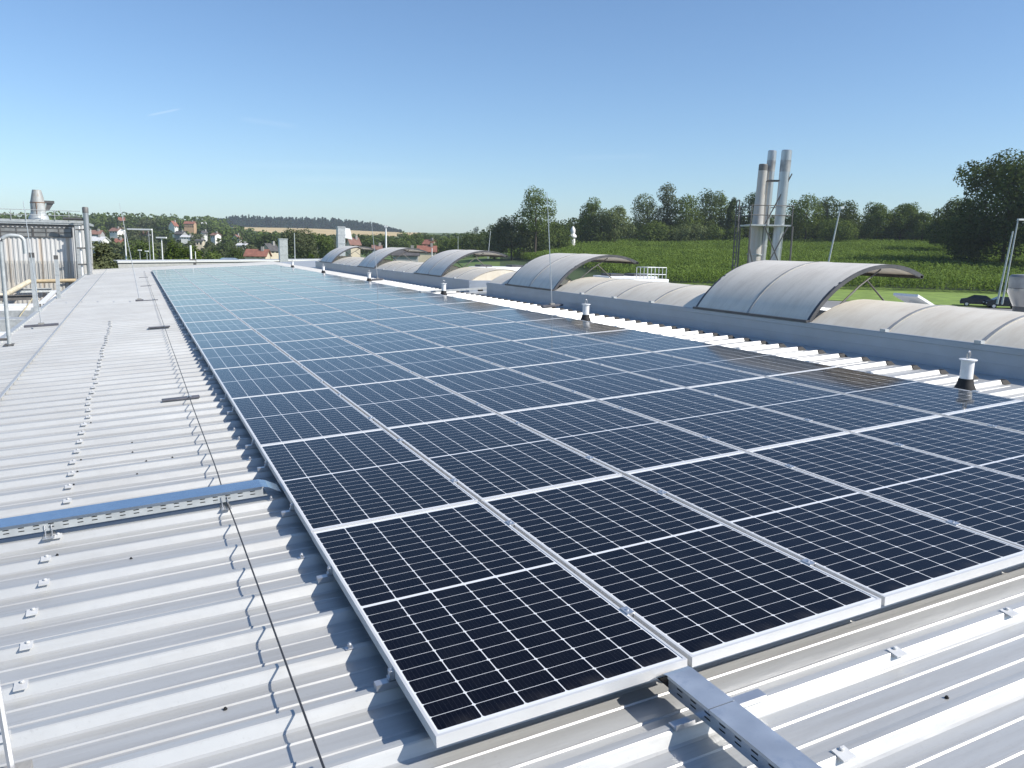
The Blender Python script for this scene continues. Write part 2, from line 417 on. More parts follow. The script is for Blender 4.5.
structure(npmesh('wheat_field', V, F, pm('ripe_wheat', (0.48, 0.36, 0.17), 0.95, 0, 0.1, 0.02)))
V, F = polar_patch(395, 540, 900, 1600, 30, 20, 0.5)
structure(npmesh('green_field', V, F, pm('green_crop', (0.11, 0.15, 0.055), 0.95, 0, 0.15, 0.03)))
V, F = polar_patch(470, 1300, 118, 150, 60, 8, 0.06)
structure(npmesh('grass_strip', V, F, pm('mown_grass', (0.17, 0.25, 0.04), 0.95, 0, 0.25, 0.5, bump=0.5)))
V, F = polar_patch(760, 1300, 55, 117, 40, 8, 0.04)
structure(npmesh('car_park', V, F, M_ASPH))

# corn: far more plants than anyone could count
def corn():
    rng = np.random.default_rng(5)
    pts = []
    az0, az1 = FAZ + math.atan((506 - 512) / FPX), FAZ + math.atan((1130 - 512) / FPX)
    N = 60000
    d = np.sqrt(rng.uniform(138 ** 2, 292 ** 2, N)); a = rng.uniform(az0, az1, N)
    px = 512 + FPX * np.tan(a - FAZ)
    near = np.interp(px, [500, 520, 560, 620, 700, 850, 1130], [268, 235, 190, 150, 142, 142, 146])
    k = d > near; d, a = d[k], a[k]
    x, y = CAM.x + d * np.sin(a), CAM.y + d * np.cos(a)
    # rows: snap across the row direction
    rd = FAZ + rad(75); nx, ny = math.cos(rd), -math.sin(rd)
    s = x * nx + y * ny; sn = np.round(s / 1.6) * 1.6 + rng.normal(0, 0.12, len(s)); x += (sn - s) * nx; y += (sn - s) * ny
    z = ground_z(x, y); H = rng.uniform(1.9, 2.6, len(x)) * (1 + 0.12 * np.sin(x * 0.13) * np.sin(y * 0.11))
    n = len(x); Vs = []; L = 5
    for l in range(L):
        az = rng.uniform(0, 2 * PI, n); h = H * (0.25 + 0.16 * l + rng.uniform(-0.05, 0.05, n))
        R = rng.uniform(0.35, 0.65, n); w = rng.uniform(0.07, 0.14, n)
        cx, sx = np.cos(az), np.sin(az)
        for r, dz, ww in ((0, 0, 0.6), (0.5, 0.55, 1.0), (1.0, 0.30, 0.25)):
            for sgn in (-1, 1):
                Vs.append(np.stack([x + cx * R * r - sx * w * ww * sgn, y + sx * R * r + cx * w * ww * sgn, z + h + R * dz], -1))
    V = np.stack(Vs, 1)                                # n, L*6, 3
    base = (np.arange(n) * L * 6)[:, None, None]
    q = np.concatenate([np.array([[0, 1, 3, 2], [2, 3, 5, 4]]) + 6 * l for l in range(L)])
    o = npmesh('corn_field', V.reshape(-1, 3), (base + q[None]).reshape(-1, 4), L_CORN); o['kind'] = 'stuff'
    return o
corn()
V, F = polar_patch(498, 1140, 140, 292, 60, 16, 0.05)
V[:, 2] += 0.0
structure(npmesh('field_soil', V, F, pm('dark_soil_and_weeds', (0.035, 0.06, 0.012), 0.95, 0, 0.3, 0.3)))  # dark greenish ground colour under the corn

# ------------------------------------------------------------------ trees
def leaf_cloud(rng, lobes, n, size, gap=0.0, shell=0.55):
    lobes = np.array(lobes, float); vol = lobes[:, 3] * lobes[:, 4] * lobes[:, 5]; vol = vol ** 0.8
    k = rng.choice(len(lobes), n, p=vol / vol.sum()); L = lobes[k]
    d = rng.normal(size=(n, 3)); d /= np.linalg.norm(d, axis=1)[:, None]
    r = shell + (1.06 - shell) * rng.uniform(0, 1, n) ** 0.7
    P = L[:, :3] + d * L[:, 3:6] * r[:, None]
    if gap:
        s = lobes[:, 3:6].mean() * 0.55; ph = rng.uniform(0, 6, 3)
        f = np.sin(P[:, 0] / s * 2.1 + ph[0]) + np.sin(P[:, 1] / s * 2.3 + ph[1]) + np.sin(P[:, 2] / s * 2.6 + ph[2])
        keep = f > -2.2 + 2.2 * gap + rng.normal(0, 0.35, n); P, d = P[keep], d[keep]; n = len(P)
    nrm = d * 1.25 + rng.normal(size=(n, 3)) * 0.55; nrm[:, 2] += 0.25; nrm /= np.linalg.norm(nrm, axis=1)[:, None]
    a = np.cross(nrm, rng.normal(size=(n, 3))); a /= np.linalg.norm(a, axis=1)[:, None]; b = np.cross(nrm, a)
    s = size * rng.uniform(0.55, 1.35, n)[:, None]
    V = np.stack([P - a * s, P - b * s * 0.6 + nrm * s * 0.15, P + a * s, P + b * s * 0.6 - nrm * s * 0.2], 1)
    return V.reshape(-1, 3), np.arange(n * 4).reshape(n, 4)

def trunk_mb(rng, h, r, spread, lean=0.0):
    mb = MB(); top = h * 0.82
    p = [(0, 0, -0.6), (rng.normal(0, .1), rng.normal(0, .1), h * .3), (lean * .5, rng.normal(0, .15), h * .6), (lean, 0, top)]
    mb.tube(p, r, 7, r * 0.25)
    for i in range(6):
        z0 = h * rng.uniform(0.25, 0.65); a = rng.uniform(0, 6.28); l = spread * rng.uniform(0.5, 0.85)
        mb.tube([(lean * z0 / h, 0, z0), (math.cos(a) * l * .5, math.sin(a) * l * .5, z0 + h * .10), (math.cos(a) * l, math.sin(a) * l, z0 + h * .2)], r * .38, 5, r * .08)
    return mb

def tree(label, px, wpx, ytop, d, mat, name='deciduous_tree', kind='round', n=2600, leaf=0.34, gap=0.25, clear=0.12, seed=None, group=None, cat='tree', base=None):
    seed = seed if seed is not None else int(px * 7 + ytop * 3 + d); rng = np.random.default_rng(abs(seed))
    q = atd(px, horizon(px), d); z = gz(q.x, q.y)
    top = atd(px, ytop, d).z; h = max(1.5, top - z); wid = wpx * d / FPX
    t = thing(name, label, cat, (q.x, q.y, z), (0, 0, 0), group)
    if leaf < .5 and kind != 'fir': n = int(n * 2.4); leaf *= .8; gap *= .75
    lobes = []
    R = wid / 2 * 1.12
    if kind == 'round':
        lobes.append((0, 0, h * (0.5 + clear / 2), R * 0.72, R * 0.72, h * (0.5 - clear / 2) * 0.86))
        for i in range(11):
            a = rng.uniform(0, 6.28); zz = h * rng.uniform(clear + .15, .86); env = math.sqrt(max(0.05, 1 - ((zz / h - .5) / .55) ** 2))
            rr = R * rng.uniform(.26, .44); off = max(0, R * env - rr * .8)
            lobes.append((math.cos(a) * off, math.sin(a) * off, zz, rr, rr, rr * rng.uniform(.75, 1.05) * min(1.5, max(.7, h / wid))))
        rr = R * .4; lobes.append((rng.normal(0, R * .15), 0, h - rr * .9, rr, rr, rr * .9))
    elif kind == 'tall':
        for i in range(9):
            zz = h * (clear + .1 + (0.85 - clear) * i / 8); rr = R * (0.95 - 0.55 * abs(i / 8 - .45)) * rng.uniform(.7, 1.0); a = rng.uniform(0, 6.28)
            lobes.append((math.cos(a) * R * .25, math.sin(a) * R * .25, min(zz, h - rr * .6), rr, rr, max(rr, h * .10)))
    elif kind == 'bush':
        for i in range(9):
            a = rng.uniform(0, 6.28); o = R * rng.uniform(0, .62); zz = h * rng.uniform(.25, .62); rr = R * rng.uniform(.3, .48)
            lobes.append((math.cos(a) * o, math.sin(a) * o, zz, rr, rr, min(h * .40, h - zz)))
    if kind == 'fir':
        m_ = n; zz = h * (1 - rng.uniform(0, 1, m_) ** .55 * .94); a = rng.uniform(0, 6.28, m_); env = R * (1 - zz / h) * (0.75 + .25 * np.sin(zz / h * 38)) + .1
        rr = env * rng.uniform(.4, 1.05, m_) ; P = np.stack([np.cos(a) * rr, np.sin(a) * rr, zz - rr * .2], -1)
        nr = np.stack([np.cos(a), np.sin(a), np.full(m_, .8)], -1) + rng.normal(size=(m_, 3)) * .5; nr /= np.linalg.norm(nr, axis=1)[:, None]
        aa = np.cross(nr, rng.normal(size=(m_, 3))); aa /= np.linalg.norm(aa, axis=1)[:, None]; bb = np.cross(nr, aa)
        V = np.stack([P - aa * leaf, P - bb * leaf * .6, P + aa * leaf, P + bb * leaf * .6], 1).reshape(-1, 3); F = np.arange(m_ * 4).reshape(m_, 4)
    else:
        V, F = leaf_cloud(rng, lobes, n, leaf, gap)
    V[:, 2] = np.maximum(V[:, 2], 0.05)
    npmesh('crown', V, F, mat, t)
    trunk_mb(rng, h * (1 if kind != 'bush' else .7), max(.05, min(.4, h * .022)), R * .8).build('trunk', M_TRUNK, t, smooth=True)
    return t

# ------------------------------------------------------------------ the factory and its roof
PITCH, CREST, PAN = 0.346, -0.080, -0.125
RIB0 = 0.827                                          # far edge of a rib crest (y)
def rib_profile(y):                                   # one period in (y, z), from the crest's far edge towards the camera
    return [(y, CREST), (y - .016, CREST), (y - .021, CREST - .004), (y - .041, PAN + .006), (y - .052, PAN + .001), (y - .085, PAN),
            (y - .108, PAN), (y - .113, PAN + .0045), (y - .121, PAN + .0045), (y - .126, PAN),
            (y - .222, PAN), (y - .227, PAN + .0045), (y - .235, PAN + .0045), (y - .240, PAN), (y - .300, PAN), (y - .327, CREST - .002)]
def rib_sheet(x0, x1, y0, y1, nx, zf=lambda x: 0.0, jit=0.0015, seed=1):
    rng = random.Random(seed); prof = []
    k = math.ceil((y1 - RIB0) / PITCH)
    while True:
        y = RIB0 + k * PITCH
        if y < y0: break
        prof += [p for p in rib_profile(y)]; k -= 1
    n = len(prof); V = []; xs = [x0 + (x1 - x0) * i / nx for i in range(nx + 1)]
    for x in xs:
        for (y, z) in prof: V.append((x, y, z + zf(x) + rng.uniform(-jit, jit) * (1 if z < CREST - .02 else .3)))
    F = [(i * n + j, i * n + j + 1, (i + 1) * n + j + 1, (i + 1) * n + j) for i in range(nx) for j in range(n - 1)]
    mb = MB(); mb.v = V; mb.f = F; return mb

hall = thing('factory_building', 'pale grey factory hall with ribbed metal roof carrying the solar array', 'building', (0, 0, 0), (0, -TH, 0))
YN, YF = -5.6, 49.5
rib_sheet(-2.22, 7.10, YN, YF, 10).build('roof_sheet', M_ROOF, hall)
rib_sheet(-3.02, -2.20, YN, YF, 2, zf=lambda x: -0.012 + (x + 2.2) * 0.03, seed=3).build('eaves_sheet', M_ROOF, hall)
lap = MB(); lap.sheet([(-2.245, -.088), (-2.235, -.070), (-2.205, -.070), (-2.2, -.076)], YN, YF, 40); lap.build('lap_strip', M_ROOF, hall)
RX = 8.5                                              # ridge
def far_z(x): return -(x - 7.1) * 0 if x < RX else -(x - RX) * math.tan(2 * TH)
rib_sheet(9.62, 19.6, -9, YF, 8, zf=far_z, seed=4).build('roof_sheet', M_ROOF, hall)
fl = MB(); fl.sheet([(7.08, PAN - .003), (9.66, PAN - .003)], YN, YF, 4); fl.build('ridge_flashing', M_ROOF, hall)
wl = MB()
zb = -5.6
wl.add([(-3.0, YN, zb), (-3.0, YF, zb), (-3.0, YF, -.16), (-3.0, YN, -.16)], [(0, 1, 2, 3)])
wl.add([(-3.0, YF - .05, zb), (19.6, YF - .05, zb - 2), (19.6, YF - .05, -1.4), (8.5, YF - .05, -.14), (-3.0, YF - .05, -.16)], [(0, 1, 2, 3, 4)])
wl.add([(19.55, -9, zb - 2), (19.55, YF, zb - 2), (19.55, YF, -1.42), (19.55, -9, -1.42)], [(0, 1, 2, 3)])
wl.build('wall', pm('hall_cladding', (0.5, 0.5, 0.5), 0.6, 0.1, 0.1, 1), hall)
gut = MB(); gut.box(-3.10, -3.0, YN, YF, -.24, -.10); gut.build('gutter', M_GALV_DULL, hall)
trim = MB(); trim.box(-3.0, 7.1, YF - .03, YF + .09, -.2, -.072); trim.build('end_trim', M_ROOF, hall)
for k in range(58):                                   # black closures at the rib ends, enlarged to stand in for curb shade
    y = RIB0 + (k - 2) * PITCH
    b = MB(); b.hexa([(7.10, y - .055, PAN), (7.22, y - .055, PAN), (7.22, y + .05, PAN), (7.10, y + .05, PAN), (7.102, y - .03, CREST - .004), (7.18, y - .03, CREST - .004), (7.18, y + .02, CREST - .004), (7.102, y + .02, CREST - .004)])
    b.build('rib_closure', M_RUBBER, hall)
rng = random.Random(11)                               # white saddle washers on every rib of one purlin line
def saddle(x, y, s=1.0):
    b = MB(); b.hexa([(x - .030 * s, y - .046, CREST - .006), (x + .030 * s, y - .046, CREST - .006), (x + .030 * s, y + .004, CREST + .0015), (x - .030 * s, y + .004, CREST + .0015), (x - .030 * s, y - .046, CREST - .001), (x + .030 * s, y - .046, CREST - .001), (x + .030 * s, y + .004, CREST + .0065), (x - .030 * s, y + .004, CREST + .0065)])
    b.lathe([(.008, 0), (.008, .006), (.006, .008)], 8, (x + .004, y - .008, CREST + .006))
    return b.build('saddle_washer', M_WASHER, hall)
def bolt(x, y, z):
    b = MB(); b.lathe([(.008, 0), (.008, .0025), (.005, .003), (.005, .008), (.003, .009)], 8, (x, y, z)); return b.build('roof_screw', M_RUBBER, hall)
for k in range(46):
    y = RIB0 + k * PITCH
    saddle(-1.30 + rng.uniform(-.02, .02), y, .78)
    if rng.random() < .45 and k < 16: bolt(-1.255 + rng.uniform(-.01, .01), y - .006, CREST + .001)
for x, k in ((1.16, -4), (1.82, -3), (-1.31, -1), (2.5, -3), (3.2, -4), (3.2, -3)): saddle(x, RIB0 + k * PITCH, .9)
for i in range(26):
    x = rng.choice([-.85, .35, -.6, -1.75, 1.3, 1.8, -.14]) + rng.uniform(-.06, .06); k = rng.randint(-4, 14)
    if x > -.15 and k > -3: continue
    bolt(x, RIB0 + k * PITCH - .27 + rng.choice([0, .13]), PAN + .0005)

# ------------------------------------------------------------------ solar array
PW, PL, PX, PY = 0.990, 2.002, 1.012, 2.008
NC, NR = 6, 21
def make_panel():
    p = thing('solar_panel', '', 'solar panel', (0, 0, 0), (0, -TH, 0))
    f = MB(); H, L = .041, .011
    f.box(0, PW, 0, L, -H, 0); f.box(0, PW, PL - L, PL, -H, 0); f.box(0, L, L, PL - L, -H, 0); f.box(PW - L, PW, L, PL - L, -H, 0)
    f.box(.003, PW - .003, L + .0, L + .025, -H - .0005, -H + .0015); f.build('frame', M_FRAME, p)
    g = MB(); g.box(L, PW - L, L, PL - L, -.0085, -.0025); g.build('glass', M_GLASS, p)
    for yy in (.42, 1.58):
        c = MB(); c.box(PW - .006, PX + .006, yy - .03, yy + .03, .0005, .005); c.lathe([(.006, .005), (.006, .011)], 8, ((PW + PX) / 2, yy, 0)); c.box(PW + .003, PX - .003, yy - .03, yy + .03, -.05, .0005)
        c.build('clamp', M_ALU, p)
    return p
proto = make_panel()
edge = ['at the left edge', 'second from the left edge', 'third from the left edge', 'third from the right edge', 'second from the right edge', 'at the right edge']
prng = random.Random(4)
for r in range(NR):
    for c in range(NC):
        o = proto if (r, c) == (0, 0) else copy_tree(proto)
        o.location = roofp(c * PX, r * PY, prng.uniform(-.0015, .0015))
        o.rotation_euler = (prng.uniform(-.0012, .0012), -TH + prng.uniform(-.0015, .0015), 0)
        where = 'nearest row' if r == 0 else ('farthest row' if r == NR - 1 else ORD[r + 1] + ' row from the front')
        o['label'] = f'dark solar panel, {where}, {edge[c]}'
        o['group'] = 'solar panels of the roof array'
railp = None
for r in range(NR):                                   # short rails that carry the panels, sticking out at the left edge
    for j, yy in enumerate((.42, 1.58)):
        y = RIB0 + round((r * PY + yy - RIB0) / PITCH) * PITCH
        if railp is None:
            railp = thing('mounting_rail', '', 'rail'); m = MB()
            m.box(-.05, 6.3, -.018, .018, -.033, -.006); m.build('rail', M_ALU, railp)
            m = MB(); m.box(.004, .0205, -.014, .014, -.003, .032); m.box(-.002, .006, -.014, .014, -.003, .008); m.lathe([(.0045, .032), (.0045, .038)], 8, (.012, 0, 0)); m.build('end_clamp', M_ALU, railp)
            o = railp
        else: o = copy_tree(railp)
        o.location = roofp(-.022, y - .008, CREST + .034); o.rotation_euler = (0, -TH, 0)
        o['label'] = f'aluminium rail under the {"near" if j == 0 else "far"} half of the {"nearest" if r == 0 else ORD[r + 1]} panel row, end showing'
        o['group'] = 'mounting rails under the solar panels'
for k in range(26):                                   # rail end stubs on the other ribs along the edge
    y = RIB0 + (k - 1) * PITCH
    if k % 3 == 2 or any(abs(y - RIB0 - round((r_ * PY + q_ - RIB0) / PITCH) * PITCH) < .1 for r_ in range(6) for q_ in (.42, 1.58)): continue
    s_ = rthing('roof_clip', f'small bright metal clip on the {ORD[k + 1] if k + 1 < len(ORD) else "last"} rib beside the array edge', 'clip', -.085, y - .008, CREST, 'metal clips on the ribs along the array')
    m = MB(); m.box(-.018, .018, -.012, .012, .0005, .004); m.build('foot', M_ALU, s_)
    m = MB(); m.box(-.006, .010, -.010, .010, .004, .020); m.lathe([(.005, .02), (.005, .027)], 8, (.002, 0, 0)); m.build('lug', M_ALU, s_)

# ------------------------------------------------------------------ cable trays
def slotted(mb, p0, p1, z0, z1, t, slot=.03, gap=.045, rows=((.30, .40), (.62, .72))):
    """upright plate from p0 to p1 with real slots"""
    p0, p1 = Vector(p0), Vector(p1); L = (p1 - p0).length; d = (p1 - p0) / L; nrm = Vector((-d.y, d.x, 0)) * t
    us = [0.0]; u = .02
    while u + slot < L - .02: us += [u, u + slot]; u += slot + gap
    us.append(L); H = z1 - z0
    zs = [z0] + [z0 + H * a for r in rows for a in r] + [z1]
    for i in range(len(us) - 1):
        hole = (i % 2 == 1) and i < len(us) - 2
        for j in range(len(zs) - 1):
            if hole and j % 2 == 1: continue
            a, b = p0 + d * us[i], p0 + d * us[i + 1]
            mb.add([(a.x, a.y, zs[j]), (b.x, b.y, zs[j]), (b.x, b.y, zs[j + 1]), (a.x, a.y, zs[j + 1]),
                    (a.x + nrm.x, a.y + nrm.y, zs[j]), (b.x + nrm.x, b.y + nrm.y, zs[j]), (b.x + nrm.x, b.y + nrm.y, zs[j + 1]), (a.x + nrm.x, a.y + nrm.y, zs[j + 1])],
                   [(0, 1, 2, 3), (5, 4, 7, 6)])
tl = rthing('cable_tray', 'long galvanised cable tray with slotted side and blue-reflecting lid crossing the left roof', 'cable tray', 0, 0, 0)
m = MB(); yA, yB, zb_, zt_ = 2.920, 3.085, -.052, .009
slotted(m, (-4.2, yA, 0), (-.125, yA, 0), zb_, zt_, .0015); m.build('slotted_side', M_GALV_DULL, tl)
m = MB(); slotted(m, (-4.2, yB, 0), (-.125, yB, 0), zb_, zt_, .0015); m.build('slotted_side', M_GALV_DULL, tl)
m = MB(); m.box(-4.2, -.10, yA + .002, yB - .002, zb_ - .0015, zb_); m.build('tray_floor', M_GALV_DULL, tl)
m = MB(); m.box(-4.2, -.13, yA + .006, yB - .012, zb_ + .004, zt_ - .006); m.build('cable_bundle', M_RUBBER, tl)  # black cable block, bulked up so the slots look shaded inside
m = MB(); m.shell([(-4.2, zt_ + .004), (-2.1, zt_ + .0035), (-.13, zt_ + .004), (-.09, zt_ - .008), (-.014, zt_ - .052)], .002, yA - .004, yB + .004)
m.box(-4.2, -.13, yA - .006, yA - .004, zt_ - .010, zt_ + .004)
m.build('lid', M_GALV, tl)
for x in (-3.4, -1.33, -.36):
    m = MB(); m.box(x - .03, x + .03, yA - .075, yB + .03, CREST + .002, CREST + .0055)
    for q in (-.018, .016): m.tube([(x + q, yA - .05, CREST + .006), (x + q, yA - .006, CREST + .012), (x + q, yA - .006, -.015)], .0035, 6)
    m.build('support_bracket', M_ALU, tl)

tr = rthing('cable_tray', 'galvanised cable tray with slotted sides and dented lid leaving the front edge of the array', 'cable tray', 0, 0, 0)
xa, xb = .850, .950
m = MB(); slotted(m, (xa, -1.9, 0), (xa, -.075, 0), -.051, .009, -.0015); m.build('slotted_side', M_GALV, tr)
m = MB(); slotted(m, (xb, -1.9, 0), (xb, -.075, 0), -.051, .009, -.0015); m.build('slotted_side', M_GALV, tr)
m = MB(); m.box(xa, xb, -1.9, -.075, -.0525, -.051); m.build('tray_floor', M_GALV, tr)
m = MB(); m.box(xa + .012, xb - .012, -1.9, .2, -.049, -.042); m.build('cable_bundle', M_RUBBER, tr)
def lid_piece(y0, y1, z, bent=False):
    m = MB(); prof = [(y0, z), ((y0 + y1) / 2, z - .0015), (y1, z)]
    if bent: prof += [(y1 + .025, z - .006), (y1 + .068, z - .040)]
    n = len(prof); V = []; F = []
    for x in (xa - .004, xb + .004):
        for (y, zz) in prof: V += [(x, y, zz), (x, y, zz - .0018)]
    k = 2 * n
    for i in range(n - 1):
        a = 2 * i; F += [(a, a + 2, k + a + 2, k + a), (a + 1, k + a + 1, k + a + 3, a + 3), (a, a + 1, a + 3, a + 2), (k + a, k + a + 2, k + a + 3, k + a + 1)]
    F += [(0, k, k + 1, 1), (k - 2, k - 1, 2 * k - 1, 2 * k - 2)]
    m.add(V, F)
    for x in (xa - .004, xb + .0025): m.box(x, x + .0015, y0, y1, z - .012, z - .002)
    m.build('lid', M_GALV_PALE, tr)
lid_piece(-.30, -.075, .0125, True); lid_piece(-1.9, -.303, .012)
for y in (RIB0 - 3 * PITCH - .01, RIB0 - 5 * PITCH - .01):
    m = MB(); m.box(xa - .09, xb + .09, y - .022, y + .022, CREST + .002, CREST + .009); m.box(xa - .09, xa - .012, y - .022, y - .019, CREST + .009, CREST + .022)
    m.box(xb + .012, xb + .20, y - .022, y + .022, CREST + .002, CREST + .022); m.build('support_bracket', M_ALU, tr)

# ------------------------------------------------------------------ lightning wire and its supports
wr = MB(); rngw = random.Random(2)
wy = [-3 + i * 1.15 for i in range(41)]; wy = sorted([y for y in wy if not 2.5 < y < 3.6] + [2.55, 2.9, 3.2, 3.55])
wr.tube([(-.346 + rngw.uniform(-.004, .004), y, (-.064 if 2.8 < y < 3.3 else -.050 + rngw.uniform(-.003, .003))) for y in wy], .0042, 6)
o = wr.build('lightning_wire', M_WIRE, None, smooth=True); o.rotation_euler = (0, -TH, 0); tag(o, 'thin dark lightning wire strung along the roof left of the array', 'wire')
for i, (x, y, lx, mt) in enumerate(((-.43, 6.72, .185, M_RODBASE), (-.43, 14.3, .19, M_RODBASE), (-.45, 21.7, .19, M_RODBASE), (-.46, 29, .18, M_RODBASE), (-.46, 36, .18, M_RODBASE))):
    t_ = rthing('wire_support', f'flat dark support bar under the lightning wire, {["nearest", "second nearest", "third nearest", "fourth nearest", "farthest"][i]} along the roof', 'wire support', x, y, CREST, 'support bars under the lightning wire')
    m = MB(); m.box(-lx, lx, -.05, .05, .0015, .018); m.build('bar', mt, t_, bevel=.003)
    m = MB(); m.box(.06, .105, -.018, .018, .018, .026); m.tube([(.084, 0, .026), (.084, 0, .040)], .008, 8); m.build('wire_clip', M_ALU, t_)

# ------------------------------------------------------------------ anchor posts beside the array
ap = None
names = ['nearest the camera', 'second from the near end', 'third from the near end', 'third from the far end', 'second from the far end', 'at the far end']
for i, y in enumerate((2.80, 10.05, 17.3, 24.6, 31.9, 39.2)):
    if ap is None:
        ap = thing('anchor_post', '', 'anchor post'); m = MB(); m.lathe([(.115, -.04), (.11, .0), (.085, .05), (.075, .10)], 20); m.build('boot', M_RUBBER, ap, smooth=True)
        m = MB(); m.lathe([(.068, .08), (.068, .285)], 24); m.build('post', M_WHITE, ap, smooth=True)
        m = MB(); m.lathe([(.092, .286), (.092, .296), (.06, .298)], 24); m.build('flange', M_WHITE, ap, smooth=True)
        m = MB(); pts = [(.026 * math.cos(a), 0, .335 + .042 * math.sin(a)) for a in np.linspace(-PI / 2, 1.5 * PI, 17)]; m.tube(pts, .009, 8); m.build('eyelet', M_STEEL, ap, smooth=True); o = ap
    else: o = copy_tree(ap)
    o.location = roofp(6.44, y, CREST + .005); o.scale = (.86, .86, .96)
    o['label'] = f'white anchor post with black boot and eyelet beside the array, {names[i]}'; o['group'] = 'anchor posts along the array'

# ------------------------------------------------------------------ air terminals (lightning rods) on the roof
def air_terminal(x, y, h, label, bar=.26, z=CREST, lean=(0, 0)):
    t_ = rthing('lightning_rod', label, 'lightning rod', x, y, z, 'lightning rods on the factory roof')
    m = MB(); m.box(-bar, bar, -.06, .06, .0015, .045); m.build('base_block', M_RODBASE, t_, bevel=.004)
    m = MB(); m.box(-.05, .05, -.045, .045, .045, .075); m.build('socket', M_CONC, t_)
    m = MB(); m.tube([(0, 0, .05), (lean[0] * .5, lean[1] * .5, h * .55), (lean[0], lean[1], h)], .011, 6, .006); m.build('rod', M_ALU, t_, smooth=True)
air_terminal(7.12, 12.6, 2.35, 'thin upright lightning rod on a dark bar before the second raised dome flap', .24, lean=(-.06, 0))
air_terminal(6.85, 25.0, 2.1, 'thin lightning rod beside the far skylight, next to a white anchor post', .2, lean=(-.1, 0))
air_terminal(-2.55, 16.2, 2.45, 'tall thin lightning rod on a dark bar at the left eaves', .30)
air_terminal(-.72, 21.7, 2.6, 'leaning lightning rod on the left roof near the lightning wire', .10, lean=(-.2, 0))
air_terminal(-1.23, .50, 2.2, 'slim grey lightning rod at the lower left corner of the picture', .02, z=CREST - .03)

# ------------------------------------------------------------------ barrel skylights
def arc(cx0, z0, chord, sag, tilt, n=18, r0=0.0):
    Rr = (chord ** 2 / 4 + sag ** 2) / (2 * sag); half = math.asin(chord / 2 / Rr); out = []
    for i in range(n + 1):
        a = -half + 2 * half * i / n; x = chord / 2 + Rr * math.sin(a); z = Rr * math.cos(a) - Rr * math.cos(half)
        out.append((cx0 + x * math.cos(tilt) - z * math.sin(tilt), z0 + x * math.sin(tilt) + z * math.cos(tilt)))
    return out
MOD = 1.2315
def skylight(label, y0, y1, bars, flaps):
    """x measured from the curb's front face, z from the roof pan, level in the world"""
    t_ = thing('barrel_skylight', label, 'skylight', roofp(7.5, 0, PAN), (0, 0, 0))
    Wd, CH = 2.05, .315
    m = MB(); m.box(0, .05, y0, y1, -.10, CH - .07); m.box(-.012, .06, y0 - .01, y1 + .01, CH - .067, CH - .012)
    m.box(.0, .07, y0 - .004, y1 + .004, CH - .012, CH)
    m.box(Wd - .05, Wd, y0, y1, -.35, CH); m.box(.05, Wd - .05, y0, y0 + .05, -.35, CH - .004); m.box(.05, Wd - .05, y1 - .05, y1, -.35, CH - .004)
    m.box(-.006, 0, y0, y1, .115, .123)
    m.build('curb', M_CURB, t_)
    spans = []; cur = y0
    for a, b in flaps:
        if a > cur + .05: spans.append((cur, a))
        cur = b
    if cur < y1 - .05: spans.append((cur, y1))
    prof = arc(.055, CH, Wd - .11, .305, 0)
    for a, b in spans:
        m = MB(); m.shell(prof, .006, a + .004, b - .004); d = m.build('dome', M_DOME, t_, smooth=True)
        for yy in (a, b):                              # lunette at the ends
            n = len(prof); inner = [(x, yy + (.012 if yy == a else -.012), z - .02) for x, z in prof]
            k = MB(); k.add(inner + [(Wd - .055, inner[0][1], CH - .01), (.055, inner[0][1], CH - .01)], [tuple(range(n + 2))]); k.build('end_panel', M_DOME, d)
    for y in bars:
        m = MB(); m.shell(arc(.048, CH + .004, Wd - .096, .312, 0), .012, y - .022, y + .022); m.build('glazing_bar', M_BAR, t_, smooth=True)
        m = MB(); m.box(-.02, .05, y - .04, y + .04, CH + .001, CH + .035); m.build('bar_shoe', M_GALV_DULL, t_)
    for a, b in flaps:
        tilt = rad(16.2); pr = arc(.02, CH + .012, 2.27, .415, tilt, 22)
        m = MB(); m.shell(pr, .02, a + .02, b - .02); fl_ = m.build('vent_flap', M_FLAP, t_, smooth=True)
        for y in (a, b - .045):
            m = MB(); m.shell(arc(.012, CH + .004, 2.29, .42, tilt, 22), .055, y, y + .045); m.build('flap_rim', M_DARKFR, fl_, smooth=True)
        m = MB(); m.shell(arc(.015, CH + .018, 2.275, .417, tilt, 22), .010, (a + b) / 2 - .018, (a + b) / 2 + .018); m.build('glazing_bar', M_BAR, fl_, smooth=True)
        m = MB(); m.box(-.03, .03, a, b, CH - .004, CH + .028); m.build('front_rail', M_DARKFR, fl_)
        e = pr[-1]; m = MB(); m.box(e[0] - .05, e[0] + .012, a, b, e[1] - .05, e[1] - .008); m.build('back_rail', M_DARKFR, fl_)
        for y in (a + .12, b - .12):
            m = MB(); m.tube([(.35, y, CH - .05), (1.05, y, CH + .48)], .014, 8); m.tube([(1.05, y, CH + .48), (1.45, y, CH + .72)], .012, 8); m.tube([(1.2, y, CH + .56), (Wd - .1, y, CH - .02)], .012, 6); m.build('gas_strut', M_DARKSTEEL, fl_)
        m = MB(); m.box(.05, Wd - .05, a + .01, b - .01, .06, .075); m.build('opening_floor', pm('skylight_inner_glazing', (0.30, 0.33, 0.38), 0.3, 0, 0.1, 2), fl_)
    return t_
fA = (5.90, 5.90 + 2 * MOD); fB = (13.30, 13.30 + 2 * MOD)
barsA = [5.90 - MOD * k for k in range(1, 8)] + [fA[1] + MOD * k for k in range(1, 4)]
skylight('long near barrel skylight with cream domes and two raised vent flaps', -4.4, 16.95, barsA, [fA, fB])
fC, fD, fE = (20.45, 22.9), (27.85, 30.3), (35.25, 37.7)
